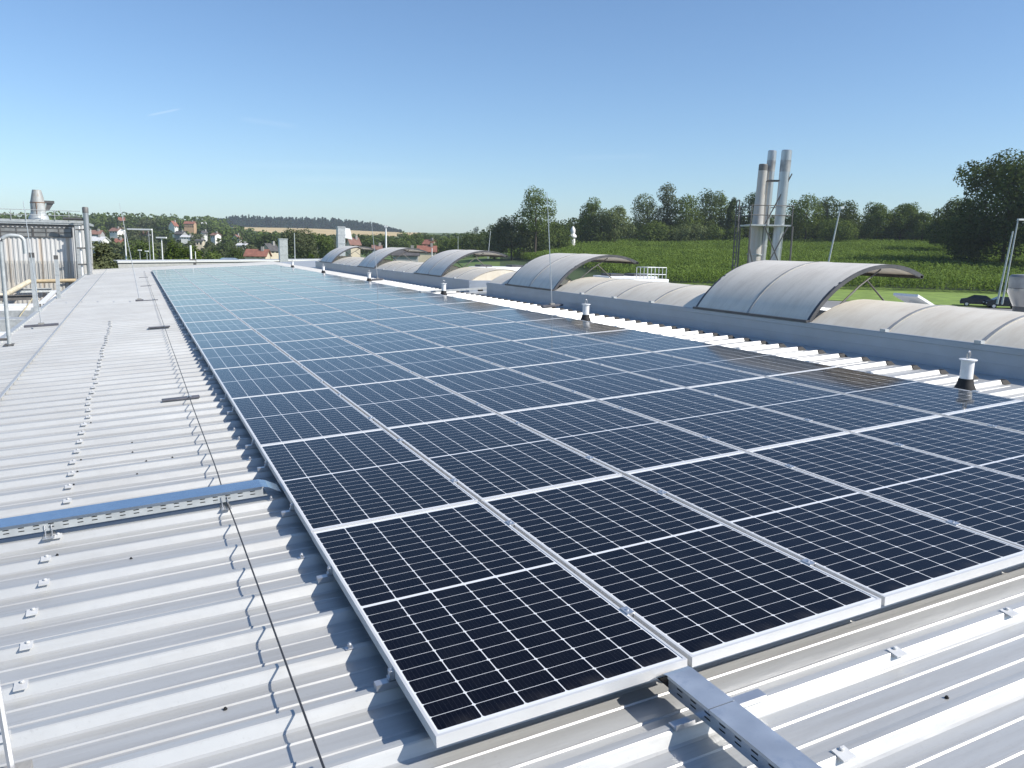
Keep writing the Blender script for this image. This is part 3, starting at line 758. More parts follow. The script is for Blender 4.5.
skylight('far barrel skylight beyond the gap with three raised vent flaps', 18.15, 38.75, [fC[1] + MOD * k for k in (1, 2, 3)] + [fD[1] + MOD * k for k in (1, 2, 3)] + [19.3], [fC, fD, fE])
t_ = rthing('cable_tray', 'narrow grey cable tray lying across the gap between the two skylights', 'cable tray', 5.9, 17.6, CREST)
m = MB(); m.box(0, 3.6, -.06, .06, .05, .10); m.build('duct', M_GALV_DULL, t_)
for x in (.2, 1.7, 3.2): m = MB(); m.box(x - .05, x + .05, -.07, .07, .001, .05); m.build('foot', M_RUBBER, t_)

# things on the far slope of the roof
ex = thing('exhaust_vent', 'round steel exhaust vent with flared hood behind the near skylight', 'vent', roofp(11.85, 5.72, -.32))
m = MB(); m.lathe([(.15, -.6), (.15, .44)], 24); m.build('pipe', M_SOOT, ex, smooth=True)
m = MB(); m.lathe([(.155, .44), (.255, .66), (.255, .72)], 28); m.build('flared_hood', M_STEEL, ex, smooth=True)
m = MB(); m.lathe([(.23, .721), (.25, .725), (.25, .90), (.22, .93), (.05, .94)], 28); m.build('rain_cap', M_SOOT2, ex, smooth=True)
q = aty(905, 296, 9.5)
wf = thing('roof_window', 'small white raised roof flap behind the near skylight', 'roof window', (q.x, q.y, q.z - .30))
m = MB(); m.hexa([(0, -.3, .30), (.75, -.3, .0), (.75, .3, .0), (0, .3, .30), (0.02, -.3, .35), (.77, -.3, .04), (.77, .3, .04), (0.02, .3, .35)]); m.build('lid', M_WHITE, wf)
m = MB(); m.box(.03, .72, -.28, .28, -.6, -.01); m.build('frame', M_GALV_DULL, wf)
q = atd(651, 279, 26)
bk = thing('guard_cage', 'wire guard cage on a white box at the far edge of the roof', 'cage', (q.x, q.y, q.z - .05))
m = MB(); m.box(-1.5, .40, -.4, .4, -1.2, .06); m.build('plinth', M_WHITE, bk)
m = MB()
for x in np.linspace(-.36, .36, 6):
    for y in (-.3, .3): m.tube([(x, y, .06), (x, y, .42)], .012, 5)
for z in (.2, .42):
    m.tube([(-.36, -.3, z), (.36, -.3, z), (.36, .3, z), (-.36, .3, z), (-.36, -.3, z)], .012, 5)
m.build('bars', M_GALV_DULL, bk)
for i, (px, py, d, wx, h, lab) in enumerate(((500, 279, 33, 2.4, .5, 'low white box on the roof behind the third raised flap'), (625, 279.5, 27, 1.9, .12, 'long low white kerb box beside the wire guard cage'), (396, 278, 42, .8, .45, 'small pale box beneath the fourth raised flap'))):
    q = atd(px, py, d); o = thing('roof_box', lab, 'box', (q.x, q.y, q.z))
    m = MB(); m.box(-wx / 2, wx / 2, -.5, .5, -1.2, h); m.build('casing', M_WHITE, o, bevel=.01)
    m = MB(); m.box(-wx / 2 + .2, -wx / 2 + .7, -.3, .3, h, h + .08); m.box(wx / 2 - .8, wx / 2 - .3, -.3, .3, h, h + .08); m.build('hatch', M_DARKFR, o)

# ------------------------------------------------------------------ chimney group
q = atd(770, horizon(770), 37)
CB = Vector((q.x, q.y, gz(q.x, q.y)))
side = Vector((c_r.x, c_r.y, 0)).normalized(); fwd = Vector((-side.y, side.x, 0))
def chim(px, ytop, dfw, r, mat, label, cone=False, capm=M_STEEL):
    b = atd(px, ytop, 37 + dfw); h = b.z - CB.z
    t_ = thing('chimney_stack', label, 'chimney', (b.x, b.y, CB.z), group='three steel chimney stacks')
    m = MB(); m.lathe([(r * 1.75 if cone else r, -.3), (r * 1.55 if cone else r, h * .55), (r, h - .9)], 24); m.build('stack', mat, t_, smooth=True)
    m = MB(); m.lathe([(r * 1.02, h - .9), (r * 1.02, h - (.28 if cone else .42))], 24); m.build('sooty_band', M_STEEL_RUST if cone else M_SOOT2, t_, smooth=True)
    m = MB(); m.lathe([(r * 1.0, h - (.28 if cone else .42)), (r, h - .03), (r * .85, h)], 24); m.build('top_ring', M_SOOT if cone else capm, t_, smooth=True)
    m = MB()
    for z in (h * .35, h * .62, h * .78): m.lathe([(r * (1.7 if cone and z < h * .7 else 1.05), z), (r * (1.7 if cone and z < h * .7 else 1.05), z + .05)], 24)
    m.build('joint_band', M_GALV_DULL, t_)
    lean = 0.03; t_.rotation_mode = 'AXIS_ANGLE'; t_.rotation_axis_angle = (lean, fwd.x, fwd.y, 0); t_.location = Vector((b.x, b.y, CB.z)) - side * h * lean
    return h
chim(763.5, 164, 0.3, .19, M_STEEL_RUST, 'shortest chimney stack, tapering with a rusty top, left of the three', True)
chim(772.5, 150.5, .7, .185, M_STEEL, 'middle chimney stack, slim steel with a sooty band near the top')
chim(787, 150, -.2, .215, M_STEEL, 'right chimney stack, the thickest shiny steel tube of the three')
pf = thing('chimney_platform', 'dark steel service platform and bracing around the chimney stacks', 'platform', (CB.x, CB.y, CB.z))
m = MB(); zp = atd(770, 226.5, 37).z - CB.z
def pl(u, v, z): p = side * u + fwd * v; return (p.x, p.y, z)
m.hexa([pl(-1.15, -.75, zp), pl(.6, -.75, zp), pl(.6, .9, zp), pl(-1.15, .9, zp), pl(-1.15, -.75, zp + .06), pl(.6, -.75, zp + .06), pl(.6, .9, zp + .06), pl(-1.15, .9, zp + .06)])
m.build('deck', M_GALV_DULL, pf)
m = MB()
for u, v in ((-1.15, -.75), (.6, -.75), (.6, .9), (-1.15, .9), (-.45, -.75)): m.tube([pl(u, v, zp), pl(u, v, zp + .85)], .022, 5)
for z in (zp + .45, zp + .85): m.tube([pl(-1.15, -.75, z), pl(.6, -.75, z), pl(.6, .9, z), pl(-1.15, .9, z), pl(-1.15, -.75, z)], .02, 5)
m.build('railing', M_DARKSTEEL, pf)
m = MB()
for u, v in ((-1.15, -.75), (.7, -.6), (-1.15, .8), (.7, .8)): m.tube([pl(u, v, -.2), pl(u, v, zp)], .04, 6)
m.tube([pl(-.55, -.75, zp), pl(.45, -.7, zp - 2.1)], .028, 5); m.tube([pl(.45, -.75, zp), pl(-.6, -.7, zp - 2.3)], .028, 5); m.tube([pl(-1.15, -.75, zp - .9), pl(-.7, -.72, zp - 2.4)], .03, 5)
m.tube([pl(-.5, -.5, zp), pl(.55, -.45, zp + 2.2)], .028, 5)
zz = atd(780, 181, 37).z - CB.z; m.tube([pl(-.45, -.3, zz), pl(.28, -.33, zz)], .025, 5); m.tube([pl(-.45, .4, zz), pl(.28, .1, zz)], .025, 5)
m.build('bracing', M_DARKSTEEL, pf)
m = MB()
for z in np.arange(zp - 2, zp + 1.1, .28): m.tube([pl(-1.5, -.1, z), pl(-1.5, .35, z)], .022, 4)
for v in (-.1, .35): m.tube([pl(-1.5, v, -.2), pl(-1.5, v, zp + 1.1)], .03, 5)
m.build('ladder_cage', M_DARKSTEEL, pf)

# ------------------------------------------------------------------ left neighbour: corrugated building
def corrugated():
    m, t, b = newmat('corrugated_cladding')
    v = t.coord('Object'); sx = t.n('ShaderNodeSeparateXYZ'); t.put(sx.inputs[0], v); X, Z = sx.outputs[0], sx.outputs[2]
    n = t.noise(t.coord('Object', (5, 1, .35)), 1.6, 5, .7); n2 = t.noise(t.coord('Object', (2.2, 1, .15)), 1.0, 4, .6)
    c = t.mix(t.ramp(n, .35, .7), (0.50, 0.495, 0.48), (0.62, 0.615, 0.60))
    def streak(x0, w_): return t.m('SUBTRACT', 1.0, t.ramp(t.m('ABSOLUTE', t.m('SUBTRACT', X, x0)), w_ * .3, w_))
    st = t.m('MAXIMUM', streak(-4.95, .10), streak(-3.75, .12)); st = t.m('MAXIMUM', st, t.m('MULTIPLY', streak(-6.3, .15), .6))
    st = t.m('MULTIPLY', st, t.ramp(n, .3, .6))
    c = t.mix(t.m('MULTIPLY', st, .65), c, (0.42, 0.25, 0.09))
    low = t.ramp(t.m('ADD', Z, t.m('MULTIPLY', n2, .04)), .42, .36)
    c = t.mix(t.m('MULTIPLY', low, .35), c, (0.34, 0.31, 0.25))
    t.put(b.inputs['Base Color'], c); b.inputs['Roughness'].default_value = .65
    return m
M_CORR = corrugated()
WY = 44.0
wh = thing('workshop_building', 'old corrugated metal workshop with rust streaks and window band left of the roof', 'building')
m = MB(); prof = []
x = -16.0
while x < -3.15:
    prof += [(x, WY), (x + .07, WY), (x + .10, WY - .035), (x + .17, WY - .035), (x + .20, WY)]; x += .2
vs = []; fs = []
for (x, y) in prof: vs += [(x, y, -5.2), (x, y, 2.15)]
for i in range(len(prof) - 1): fs.append((2 * i, 2 * i + 2, 2 * i + 3, 2 * i + 1))
m.add(vs, fs); m.add([(-3.15, WY, -5.2), (-3.15, WY + 12, -5.2), (-3.15, WY + 12, 2.15), (-3.15, WY, 2.15)], [(0, 1, 2, 3)])
m.build('wall', M_CORR, wh)
m = MB(); m.box(-16, -3.0, WY - .15, WY + 12, 2.24, 2.38); m.box(-16, -3.05, WY - .12, WY - .05, 2.16, 2.24); m.build('roof', M_GALV_DULL, wh)
m = MB(); m.box(-16, -3.1, WY - .05, WY - .04, 2.05, 2.16); m.build('soffit', M_DARKSTEEL, wh)
m = MB(); m.box(-3.4, -3.12, WY - .07, WY + .02, -5, 2.15); m.build('corner_trim', M_GALV_DULL, wh)
gl_ = pm('old_window_glass', (0.22, 0.225, 0.22), 0.35, 0, .3, 2)
for x0, x1 in ((-9.3, -7.35), (-7.25, -5.25), (-5.2, -3.55)):
    m = MB(); m.box(x0, x1, WY - .060, WY - .040, 1.55, 1.98); p_ = m.build('window', gl_, wh)
    m = MB()
    for q in np.linspace(x0, x1, 4): m.box(q - .02, q + .02, WY - .085, WY - .061, 1.55, 1.98)
    for z in (1.55, 1.77, 1.98): m.box(x0, x1, WY - .082, WY - .0615, z - .022, z + .022)
    m.build('window_frame', M_DARKSTEEL, p_)
m = MB()
for x in np.arange(-16, -3, .62): m.tube([(x, WY - .18, 2.36), (x, WY - .18, 2.84)], .017, 5)
for z in (2.6, 2.84): m.tube([(-16, WY - .18, z), (-3.1, WY - .18, z)], .015, 5)
m.build('roof_railing', M_GALV_DULL, wh)
m = MB()
for x in np.arange(-16, -3.3, .155): m.tube([(x, WY - .12, -.55), (x, WY - .12, .35)], .014, 4)
m.build('lower_bars', M_GALV_DULL, wh)
cw = thing('roof_cowl', 'conical pale vent cowl with rusty side standing on the workshop roof', 'vent', (-4.98, WY + .6, 2.38))
m = MB(); m.lathe([(.60, 0), (.58, .15), (.45, .28), (.45, .40)], 20); m.build('skirt', M_GALV_DULL, cw, smooth=True)
m = MB(); m.lathe([(.44, .40), (.43, .85), (.29, 1.36), (.26, 1.46)], 20); m.build('cone', pm('rust_stained_white', (0.36, 0.37, 0.36), .6, .1, .25, 2, dirt=(.22, .14, .08), dirt_amt=1.0, stretch=(2, 2, .5)), cw, smooth=True)
m = MB(); m.box(.42, .95, -.15, .15, .82, .95); m.hexa([(.42, -.08, .45), (.6, -.08, .45), (.6, .08, .45), (.42, .08, .45), (.5, -.08, .82), (.9, -.08, .82), (.9, .08, .82), (.5, .08, .82)]); m.build('outlet', M_DARKSTEEL, cw)
m = MB(); m.lathe([(.45, .83), (.45, .86)], 20); m.tube([(-.05, -.45, 0), (-.05, -.44, .86)], .02, 5); m.build('strap', M_RUST, cw); cw.scale = (.76, .76, 1)
dp = thing('flue_pipe', 'tall grey flue pipe with dark top at the workshop corner', 'pipe', (-2.83, WY - .9, -.3))
m = MB(); m.tube([(0, 0, -1), (0, 0, 3.05)], .13, 16); m.build('pipe', M_STEEL, dp, smooth=True)
m = MB(); m.lathe([(.14, 3.05), (.14, 3.3), (.11, 3.34)], 16); m.build('pipe_top', M_SOOT, dp, smooth=True)
m = MB()
for z in (.5, 1.3, 2.2): m.box(-.5, .15, -.03, .03, z, z + .07)
m.tube([(-1.0, .2, 2.75), (0, 0, 2.75)], .07, 8); m.build('bracket', M_DARKSTEEL, dp)
m = MB(); m.tube([(-.33, .1, -1), (-.33, .1, 2.4)], .05, 8); m.build('side_pipe', M_WHITE, dp)

# lower annex roof between the workshop and the hall
an = thing('annex_building', 'low flat-roofed annex in the gap left of the roof', 'building')
m = MB(); m.box(-16, -3.12, 9, WY - .15, -5.2, -1.75); m.build('flat_roof', pm('stained_bitumen', (0.14, 0.135, 0.125), .9, 0, .3, .8, dirt=(.40, .33, .22), dirt_amt=.7), an)
m = MB(); m.box(-3.6, -3.12, 12, 24, -1.75, -1.20); m.build('parapet', M_CONC, an)
def beam(label, a, b, wd, ht, mat, name='steel_beam', cat='beam'):
    a, b = Vector(a), Vector(b); d = (b - a); L = d.length; t_ = thing(name, label, cat, a, (0, 0, math.atan2(d.y, d.x)))
    m = MB(); f = ht * .16
    m.box(0, L, -wd / 2, wd / 2, -ht / 2, -ht / 2 + f); m.box(0, L, -wd / 2, wd / 2, ht / 2 - f, ht / 2); m.box(0, L, -wd * .1, wd * .1, -ht / 2 + f, ht / 2 - f)
    m.build('girder', mat, t_)
    for k, u in enumerate((.08, .92)):
        m = MB(); m.box(L * u - .05, L * u + .05, -.05, .05, a.z * 0 - (a.z + 1.75), -ht / 2 - .001); m.build('leg', M_GALV_DULL, t_)
def zat(px, py, z): return atz(px, py, z)
beam('pale steel beam across the gap, nearest the orange pipe', zat(2, 291, -1.0), zat(52, 290, -1.0), .18, .2, M_GALV_DULL)
beam('dark steel beam across the gap below the pale one', zat(0, 298, -1.0), zat(38, 297, -1.0), .2, .22, M_DARKSTEEL)
beam('slanting pale beam along the roof edge behind the square posts', zat(42, 306, -.75), zat(55, 293, -.75), .2, .22, M_WHITE)
for i, (px, py, wx, dy, h, mt, lab) in enumerate(((12, 309, 1.7, 1.5, .55, M_WHITE, 'white metal box on the annex roof below the dark beam'), (9, 318, 1.4, .9, .4, M_GALV_DULL, 'low grey box on the annex roof before the white box'), (2, 331, .8, .6, .35, M_WHITE, 'small white box by the curved handrail'))):
    q = zat(px, py, -1.2); o = thing('equipment_box', lab, 'box', (q.x, q.y, -1.75)); m = MB(); m.box(-wx / 2, wx / 2, -dy / 2, dy / 2, 0, h + .15); m.build('casing', mt, o, bevel=.02)
    m = MB(); m.box(-wx / 2 + .1, wx / 2 - .1, -dy / 2 - .01, -dy / 2, .1, h); m.build('front_panel', M_GALV_DULL, o)
op = thing('orange_pipe', 'orange and white pipe running along the foot of the workshop wall', 'pipe')
m = MB(); a, b, c = aty(76, 280.5, WY - .6), aty(29, 281.5, WY - .6), atz(3, 296, -1.0); m.tube([a, b], .10, 10); m.build('pipe', M_ORANGE, op, smooth=True)
m = MB(); m.tube([b, (b + c) / 2, c, c + Vector((-1.5, -.2, 0))], .12, 10); m.build('elbow', pm('cream_pipe', (.62, .56, .42), .5, 0, .2, 2, dirt=(.6, .33, .08), dirt_amt=.6), op, smooth=True)
yl = thing('yellow_brace', 'thin yellow slanting brace rod in front of the annex', 'rod'); m = MB(); m.tube([atz(38, 291, -.6), atz(17, 320, -1.4)], .022, 6); m.build('brace', pm('yellow_paint', (.50, .44, .28), .5), yl)
for (x, y, h, lab, gs) in ((-3.09, 20.9, 1.48, 'square grey duct post with gusset foot at the roof edge, nearer one', True), (-2.93, 25.6, 1.32, 'square grey duct post at the roof edge, farther and plain one', False)):
    p = roofp(x, y, -.15); t_ = thing('duct_post', lab, 'post', p)
    m = MB(); m.box(-.052, .052, -.052, .052, -1.4, h - .12); m.build('shaft', M_GALV_DULL, t_)
    m = MB(); m.box(-.056, .056, -.056, .056, h - .12, h); m.build('open_top', M_DARKSTEEL, t_)
    m = MB(); m.box(-.058, .058, -.058, .058, h * .55, h * .55 + .03); m.build('joint', M_GALV_DULL, t_)
    if gs: m = MB(); m.hexa([(-.30, -.05, -.5), (.30, -.05, -.5), (.30, .05, -.5), (-.30, .05, -.5), (-.1, -.05, .12), (.1, -.05, .12), (.1, .05, .12), (-.1, .05, .12)]); m.build('gusset', M_GALV_DULL, t_)
p = roofp(-2.80, 13.6, -.12); hr = thing('ladder_handrail', 'curved grey tubular ladder handrail at the left roof edge', 'handrail', p)
m = MB(); H = 1.82; pts = [(0, 0, -.8), (0, 0, H - .12)] + [(.16 - .16 * math.cos(a), 0, H - .12 + .14 * math.sin(a)) for a in np.linspace(.3, PI / 2, 5)] + [(.24, 0, H + .015)] + [(.24 + .1 * math.sin(a), 0, H - .085 + .1 * math.cos(a)) for a in np.linspace(.3, PI / 2, 5)] + [(.345, 0, H - .28)]
m.tube(pts, .032, 10); m.build('rail', M_GALV_DULL, hr, smooth=True)
m = MB(); m.box(-.07, .07, -.07, .07, .0, .02); m.tube([(0, 0, .1), (-.5, 0, .1)], .025, 6); m.build('bracket', M_DARKSTEEL, hr)

# neighbour roof beyond the end of the hall
a, b = atd(118, 262, 62), atd(345, 264.5, 78)
nb = thing('low_hall', 'low white-roofed hall beyond the far end of the array', 'building', (a.x, a.y, 0), (0, 0, math.atan2(b.y - a.y, b.x - a.x)))
L = math.hypot(b.x - a.x, b.y - a.y)
zt = 0.0
m = MB(); m.box(0, L, 0, 2.4, -5.2, zt - .17); m.build('wall', pm('grey_render', (.36, .36, .35), .8), nb)
m = MB(); m.box(-.1, L + .1, -.1, 2.5, zt - .13, zt); m.build('roof_edge', M_WASHER, nb)
def at_nb(px, py, d): return atd(px, py, d)
for i, (px, yt, yb, wpx, d, lab, kind) in enumerate(((283.5, 241, 263, 7.5, 72, 'boxy pale grey ventilation tower beyond the array end', 0), (341, 229, 252, 7, 58, 'tall grey ventilation duct with side elbow behind the farthest flap', 1))):
    q = atd(px, yb, d); s_ = d / FPX; o = thing('ventilation_duct', lab, 'vent', (q.x, q.y, q.z))
    h = (yb - yt) * s_; w2 = wpx * s_ / 2; m = MB(); m.box(-w2, w2, -w2, w2, -2.0, h); m.build('shaft', M_GALV_DULL, o)
    m = MB()
    for z in (h * .35, h * .7): m.box(-w2 - .02, w2 + .02, -w2 - .02, w2 + .02, z, z + .05)
    m.box(-w2 - .03, w2 + .03, -w2 - .03, w2 + .03, h, h + .08); m.build('flange', M_GALV_DULL, o)
    if kind: m = MB(); m.hexa([(w2, -w2, h - .7), (w2 + .5, -w2, h - .8), (w2 + .5, w2, h - .8), (w2, w2, h - .7), (w2, -w2, h), (w2 + .35, -w2, h - .05), (w2 + .35, w2, h - .05), (w2, w2, h)]); m.build('elbow', M_WHITE, o)
q = atd(229, 262, 70); o = thing('roof_hood', 'low blue-grey glazed roof hood at the end of the array', 'skylight', (q.x, q.y, q.z - .05))
m = MB(); m.hexa([(-1.1, -.7, 0), (1.3, -.7, 0), (1.3, .7, 0), (-1.1, .7, 0), (-.5, -.4, .38), (.5, -.4, .38), (.5, .4, .38), (-.5, .4, .38)]); m.build('glazing', pm('blue_grey_glazing', (.16, .20, .26), .2), o); m = MB(); m.box(-1.2, 1.4, -.8, .8, -.3, 0.0); m.build('kerb', M_DARKSTEEL, o)
q = atd(193, 262, 66); o = thing('roof_exhaust', 'small dark exhaust box with white stub pipe on the low hall', 'vent', (q.x, q.y, q.z)); m = MB(); m.box(-.22, .22, -.2, .2, -.2, .22); m.build('box', M_DARKSTEEL, o); m = MB(); m.tube([(-.12, 0, .22), (-.12, 0, 1.25)], .07, 8); m.tube([(.2, 0, .22), (.2, 0, .8)], .03, 6); m.build('stub_pipe', M_WHITE, o)

# poles and lamps
def lamp_post(px, yt, yb, d, label, r=.06, arm=None, head=True, name='street_lamp', cat='lamp post', lean=0.0, both=False, mat=None):
    q = atd(px, horizon(px), d); top = atd(px, yt, d).z; bot = max(gz(q.x, q.y), atd(px, yb, d).z)
    t_ = thing(name, label, cat, (q.x, q.y, bot), (0, 0, math.atan2(side.y, side.x)))
    h = top - bot; m = MB(); m.tube([(0, 0, -.3), (lean, 0, h)], r, 8, r * .7); m.build('pole', mat or M_GALV_DULL, t_)
    if head:
        s_ = d / FPX; aw = (arm or 4) * s_; m = MB(); x0 = -aw if both else min(0, aw); x1 = aw if both else max(0, aw)
        m.box(lean + x0, lean + x1, -.1, .1, h - .02, h + .09); m.build('lamp_head', M_WHITE, t_)
    return t_
lamp_post(827, 208, 275, 48, 'slim grey lamp post leaning right, beside the chimney stacks', .055, 3, lean=.52)
lamp_post(1008, 220, 300, 60, 'taller street lamp with side arm before the dark tree at right', .06, 7, lean=.35)
lamp_post(1003, 231, 298, 44, 'plain thin pole left of the right street lamp', .05, head=False, name='pole', cat='pole', lean=.32)
lamp_post(125, 231, 262, 72, 'white street lamp post with short head, leftmost beyond the roof end', .06, -3, mat=M_WHITE)
lamp_post(152.5, 230, 268, 70, 'tall floodlight pole with a long arm to the left', .045, -22, mat=M_WHITE)
lamp_post(149, 231, 262, 78, 'thin pole right beside the long-armed floodlight pole', .035, head=False, name='pole', cat='pole')
lamp_post(161.5, 238, 261, 74, 'T-shaped double floodlight pole beyond the roof end', .06, 4.5, both=True, mat=M_WHITE)
lamp_post(139, 250.5, 261, 90, 'small lamp post with flat head, left of a pair', .04, 1.4, both=True)
lamp_post(146, 251.5, 261, 92, 'small lamp post with flat head, right of a pair', .04, 1.4, both=True)
lamp_post(294.5, 233, 262, 75, 'thin pale pole beside the boxy ventilation tower', .05, head=False, name='pole', cat='pole')
lamp_post(386, 227, 250, 60, 'white lamp pole with small box head behind the fourth flap', .07, 1.5, both=True, mat=M_WHITE)
lamp_post(488, 231, 254, 52, 'thin rod leaning slightly right before the dark bushes', .025, head=False, name='pole', cat='pole', lean=.15)
lamp_post(458, 236, 253, 66, 'short thin rod above the third raised flap', .025, head=False, name='pole', cat='pole')
lamp_post(432, 248, 258, 60, 'short white stub pole among the red roofs', .04, head=False, name='pole', cat='pole', mat=M_WHITE)

# small white monument tower before the trees
q = atd(572.5, 246, 255); o = thing('white_tower', 'small white slender tower with rounded top among the dark bushes', 'tower', (q.x, q.y, gz(q.x, q.y)))
h = atd(571, 226, 255).z - gz(q.x, q.y)
m = MB(); m.lathe([(.95, -.3), (.8, h * .4), (.7, h * .5)], 12); m.build('shaft', M_WHITE, o, smooth=True)
m = MB(); m.lathe([(.7, h * .5), (1.2, h * .56), (1.2, h * .62), (.6, h * .70)], 12); m.build('gallery', M_WHITE, o, smooth=True)
m = MB(); m.lathe([(.6, h * .70), (.75, h * .76), (.75, h * .86), (.4, h * .94), (.05, h)], 12); m.build('cap', M_WHITE, o, smooth=True)

# ------------------------------------------------------------------ parked cars
M_CARGLASS = pm('car_glass', (0.02, 0.022, 0.025), 0.08, 0, .1, 2)
M_TYRE = pm('tyre', (0.02, 0.02, 0.02), .8)
M_LAMP = pm('headlamp_glass', (0.6, 0.62, 0.65), .15)
def car(px, py, rot, col, label):
    q = atz(px, py, G + .05); t_ = thing('parked_car', label, 'car', (q.x, q.y, G + .05), (0, 0, rot), 'cars on the car park')
    paint = pm('car_paint', col, .25, .3, .05, 2); hw = .86
    side_ = [(-2.1, .35), (-2.15, .75), (-1.95, .95), (-1.35, 1.0), (-.75, 1.42), (.55, 1.47), (1.35, 1.05), (2.0, .92), (2.12, .6), (2.08, .32)]
    V = []; F = []
    n = len(side_)
    for y, sc in ((-hw, 1), (-hw * .98, 1), (hw * .98, 1), (hw, 1)):
        for x, z in side_:
            k = 1 - max(0, z - .95) * .42; V.append((x, y * k, z))
    for a in range(3):
        for i in range(n): F.append((a * n + i, a * n + (i + 1) % n, (a + 1) * n + (i + 1) % n, (a + 1) * n + i))
    F += [tuple(range(n))[::-1], tuple(3 * n + i for i in range(n))]
    m = MB(); m.add(V, F); m.build('body', paint, t_, bevel=.04)
    m = MB()
    for s_ in (-1, 1):
        y = s_ * (hw * .86 + .012); y2 = s_ * (hw * .99 - .005)
        m.add([(-1.25, y2, 1.02), (1.2, y2, 1.04), (.5, y, 1.40), (-.72, y, 1.36)], [(0, 1, 2, 3)])
    m.add([(1.33, -.74, 1.08), (1.33, .74, 1.08), (.58, .64, 1.47), (.58, -.64, 1.47)], [(0, 1, 2, 3)]); m.add([(-1.38, -.74, 1.03), (-1.38, .74, 1.03), (-.80, .64, 1.42), (-.80, -.64, 1.42)], [(0, 1, 2, 3)])
    m.build('window', M_CARGLASS, t_)
    for x in (-1.3, 1.3):
        for s_ in (-1, 1):
            m = MB(); m.tube([(x, s_ * .66, .31), (x, s_ * .88, .31)], .31, 16); w_ = m.build('wheel', M_TYRE, t_); m = MB(); m.tube([(x, s_ * .86, .31), (x, s_ * .89, .31)], .19, 12); m.build('rim', M_ALU, w_)
    for s_ in (-1, 1):
        m = MB(); m.box(2.02, 2.12, s_ * .62 - .16, s_ * .62 + .16, .62, .76); m.build('headlight', M_LAMP, t_)
car(978, 306.5, math.atan2(side.y, side.x) + rad(150), (.02, .024, .035), 'dark car parked on the pale car park behind the near skylight')
car(1003, 308.5, math.atan2(side.y, side.x) + rad(165), (.015, .018, .022), 'black car mostly hidden behind the exhaust vent')

# ------------------------------------------------------------------ town houses
def house(label, px, yb, wpx, hpx, roofpx, d, wall, roof, rot=0.0, name='town_house', win=2, deep=8):
    deep *= .6; wpx *= .78; hpx *= .85; q = atd(px, yb, d); s_ = d / FPX; W, H, R = wpx * s_, hpx * s_, roofpx * s_
    z = q.z; g = gz(q.x, q.y)
    t_ = thing(name, label, 'house', (q.x, q.y, z), (0, 0, math.atan2(side.y, side.x) + rot), 'houses of the town')
    m = MB(); m.box(-W / 2, W / 2, -deep / 2, deep / 2, min(-1, g - z - 1), H); wl_ = wall
    if R > .05: m.add([(-W / 2, -deep / 2, H), (-W / 2, deep / 2, H), (-W / 2, 0, H + R * .97), (W / 2, -deep / 2, H), (W / 2, deep / 2, H), (W / 2, 0, H + R * .97)], [(0, 1, 2), (3, 4, 5)])
    m.build('wall', wl_, t_)
    m = MB(); e = .4
    if R > .05:
        for s2 in (-1, 1):
            y0, y1 = s2 * (deep / 2 + e), 0; z0 = H - e * R / (deep / 2)
            m.hexa([(-W / 2 - e, y0, z0), (W / 2 + e, y0, z0), (W / 2 + e, y1, H + R), (-W / 2 - e, y1, H + R), (-W / 2 - e, y0, z0 + .2), (W / 2 + e, y0, z0 + .2), (W / 2 + e, y1, H + R + .2), (-W / 2 - e, y1, H + R + .2)])
    else: m.box(-W / 2 - .2, W / 2 + .2, -deep / 2 - .2, deep / 2 + .2, H, H + .3)
    rf = m.build('roof', roof, t_)
    if R > .05: m = MB(); m.box(W * .2, W * .2 + .7, -.9, -.2, H + R * .6, H + R + .9); m.build('chimney', M_CONC, rf)
    for k in range(win):
        x = -W / 2 + W * (k + .5) / win; m = MB(); m.box(x - min(.6, W / win * .25), x + min(.6, W / win * .25), -deep / 2 - .04, -deep / 2 - .01, H * .35, H * .35 + min(1.4, H * .4)); m.build('window', M_CARGLASS, t_)
W_ = pm('white_render', (.72, .71, .68), .8, 0, .06, .5); CR = pm('cream_render', (.58, .50, .38), .8, 0, .08, .5); OR = pm('orange_render', (.45, .30, .19), .8, 0, .08, .5); GRR = pm('grey_wall', (.34, .34, .34), .8)
RED = pm('red_tiles', (.24, .10, .07), .8, 0, .25, .8); DRED = pm('faded_red_tiles', (.22, .12, .095), .85, 0, .25, .8); DGR = pm('dark_grey_tiles', (.085, .08, .08), .8, 0, .25, .8); LGR = pm('pale_metal_roof', (.58, .58, .58), .6)
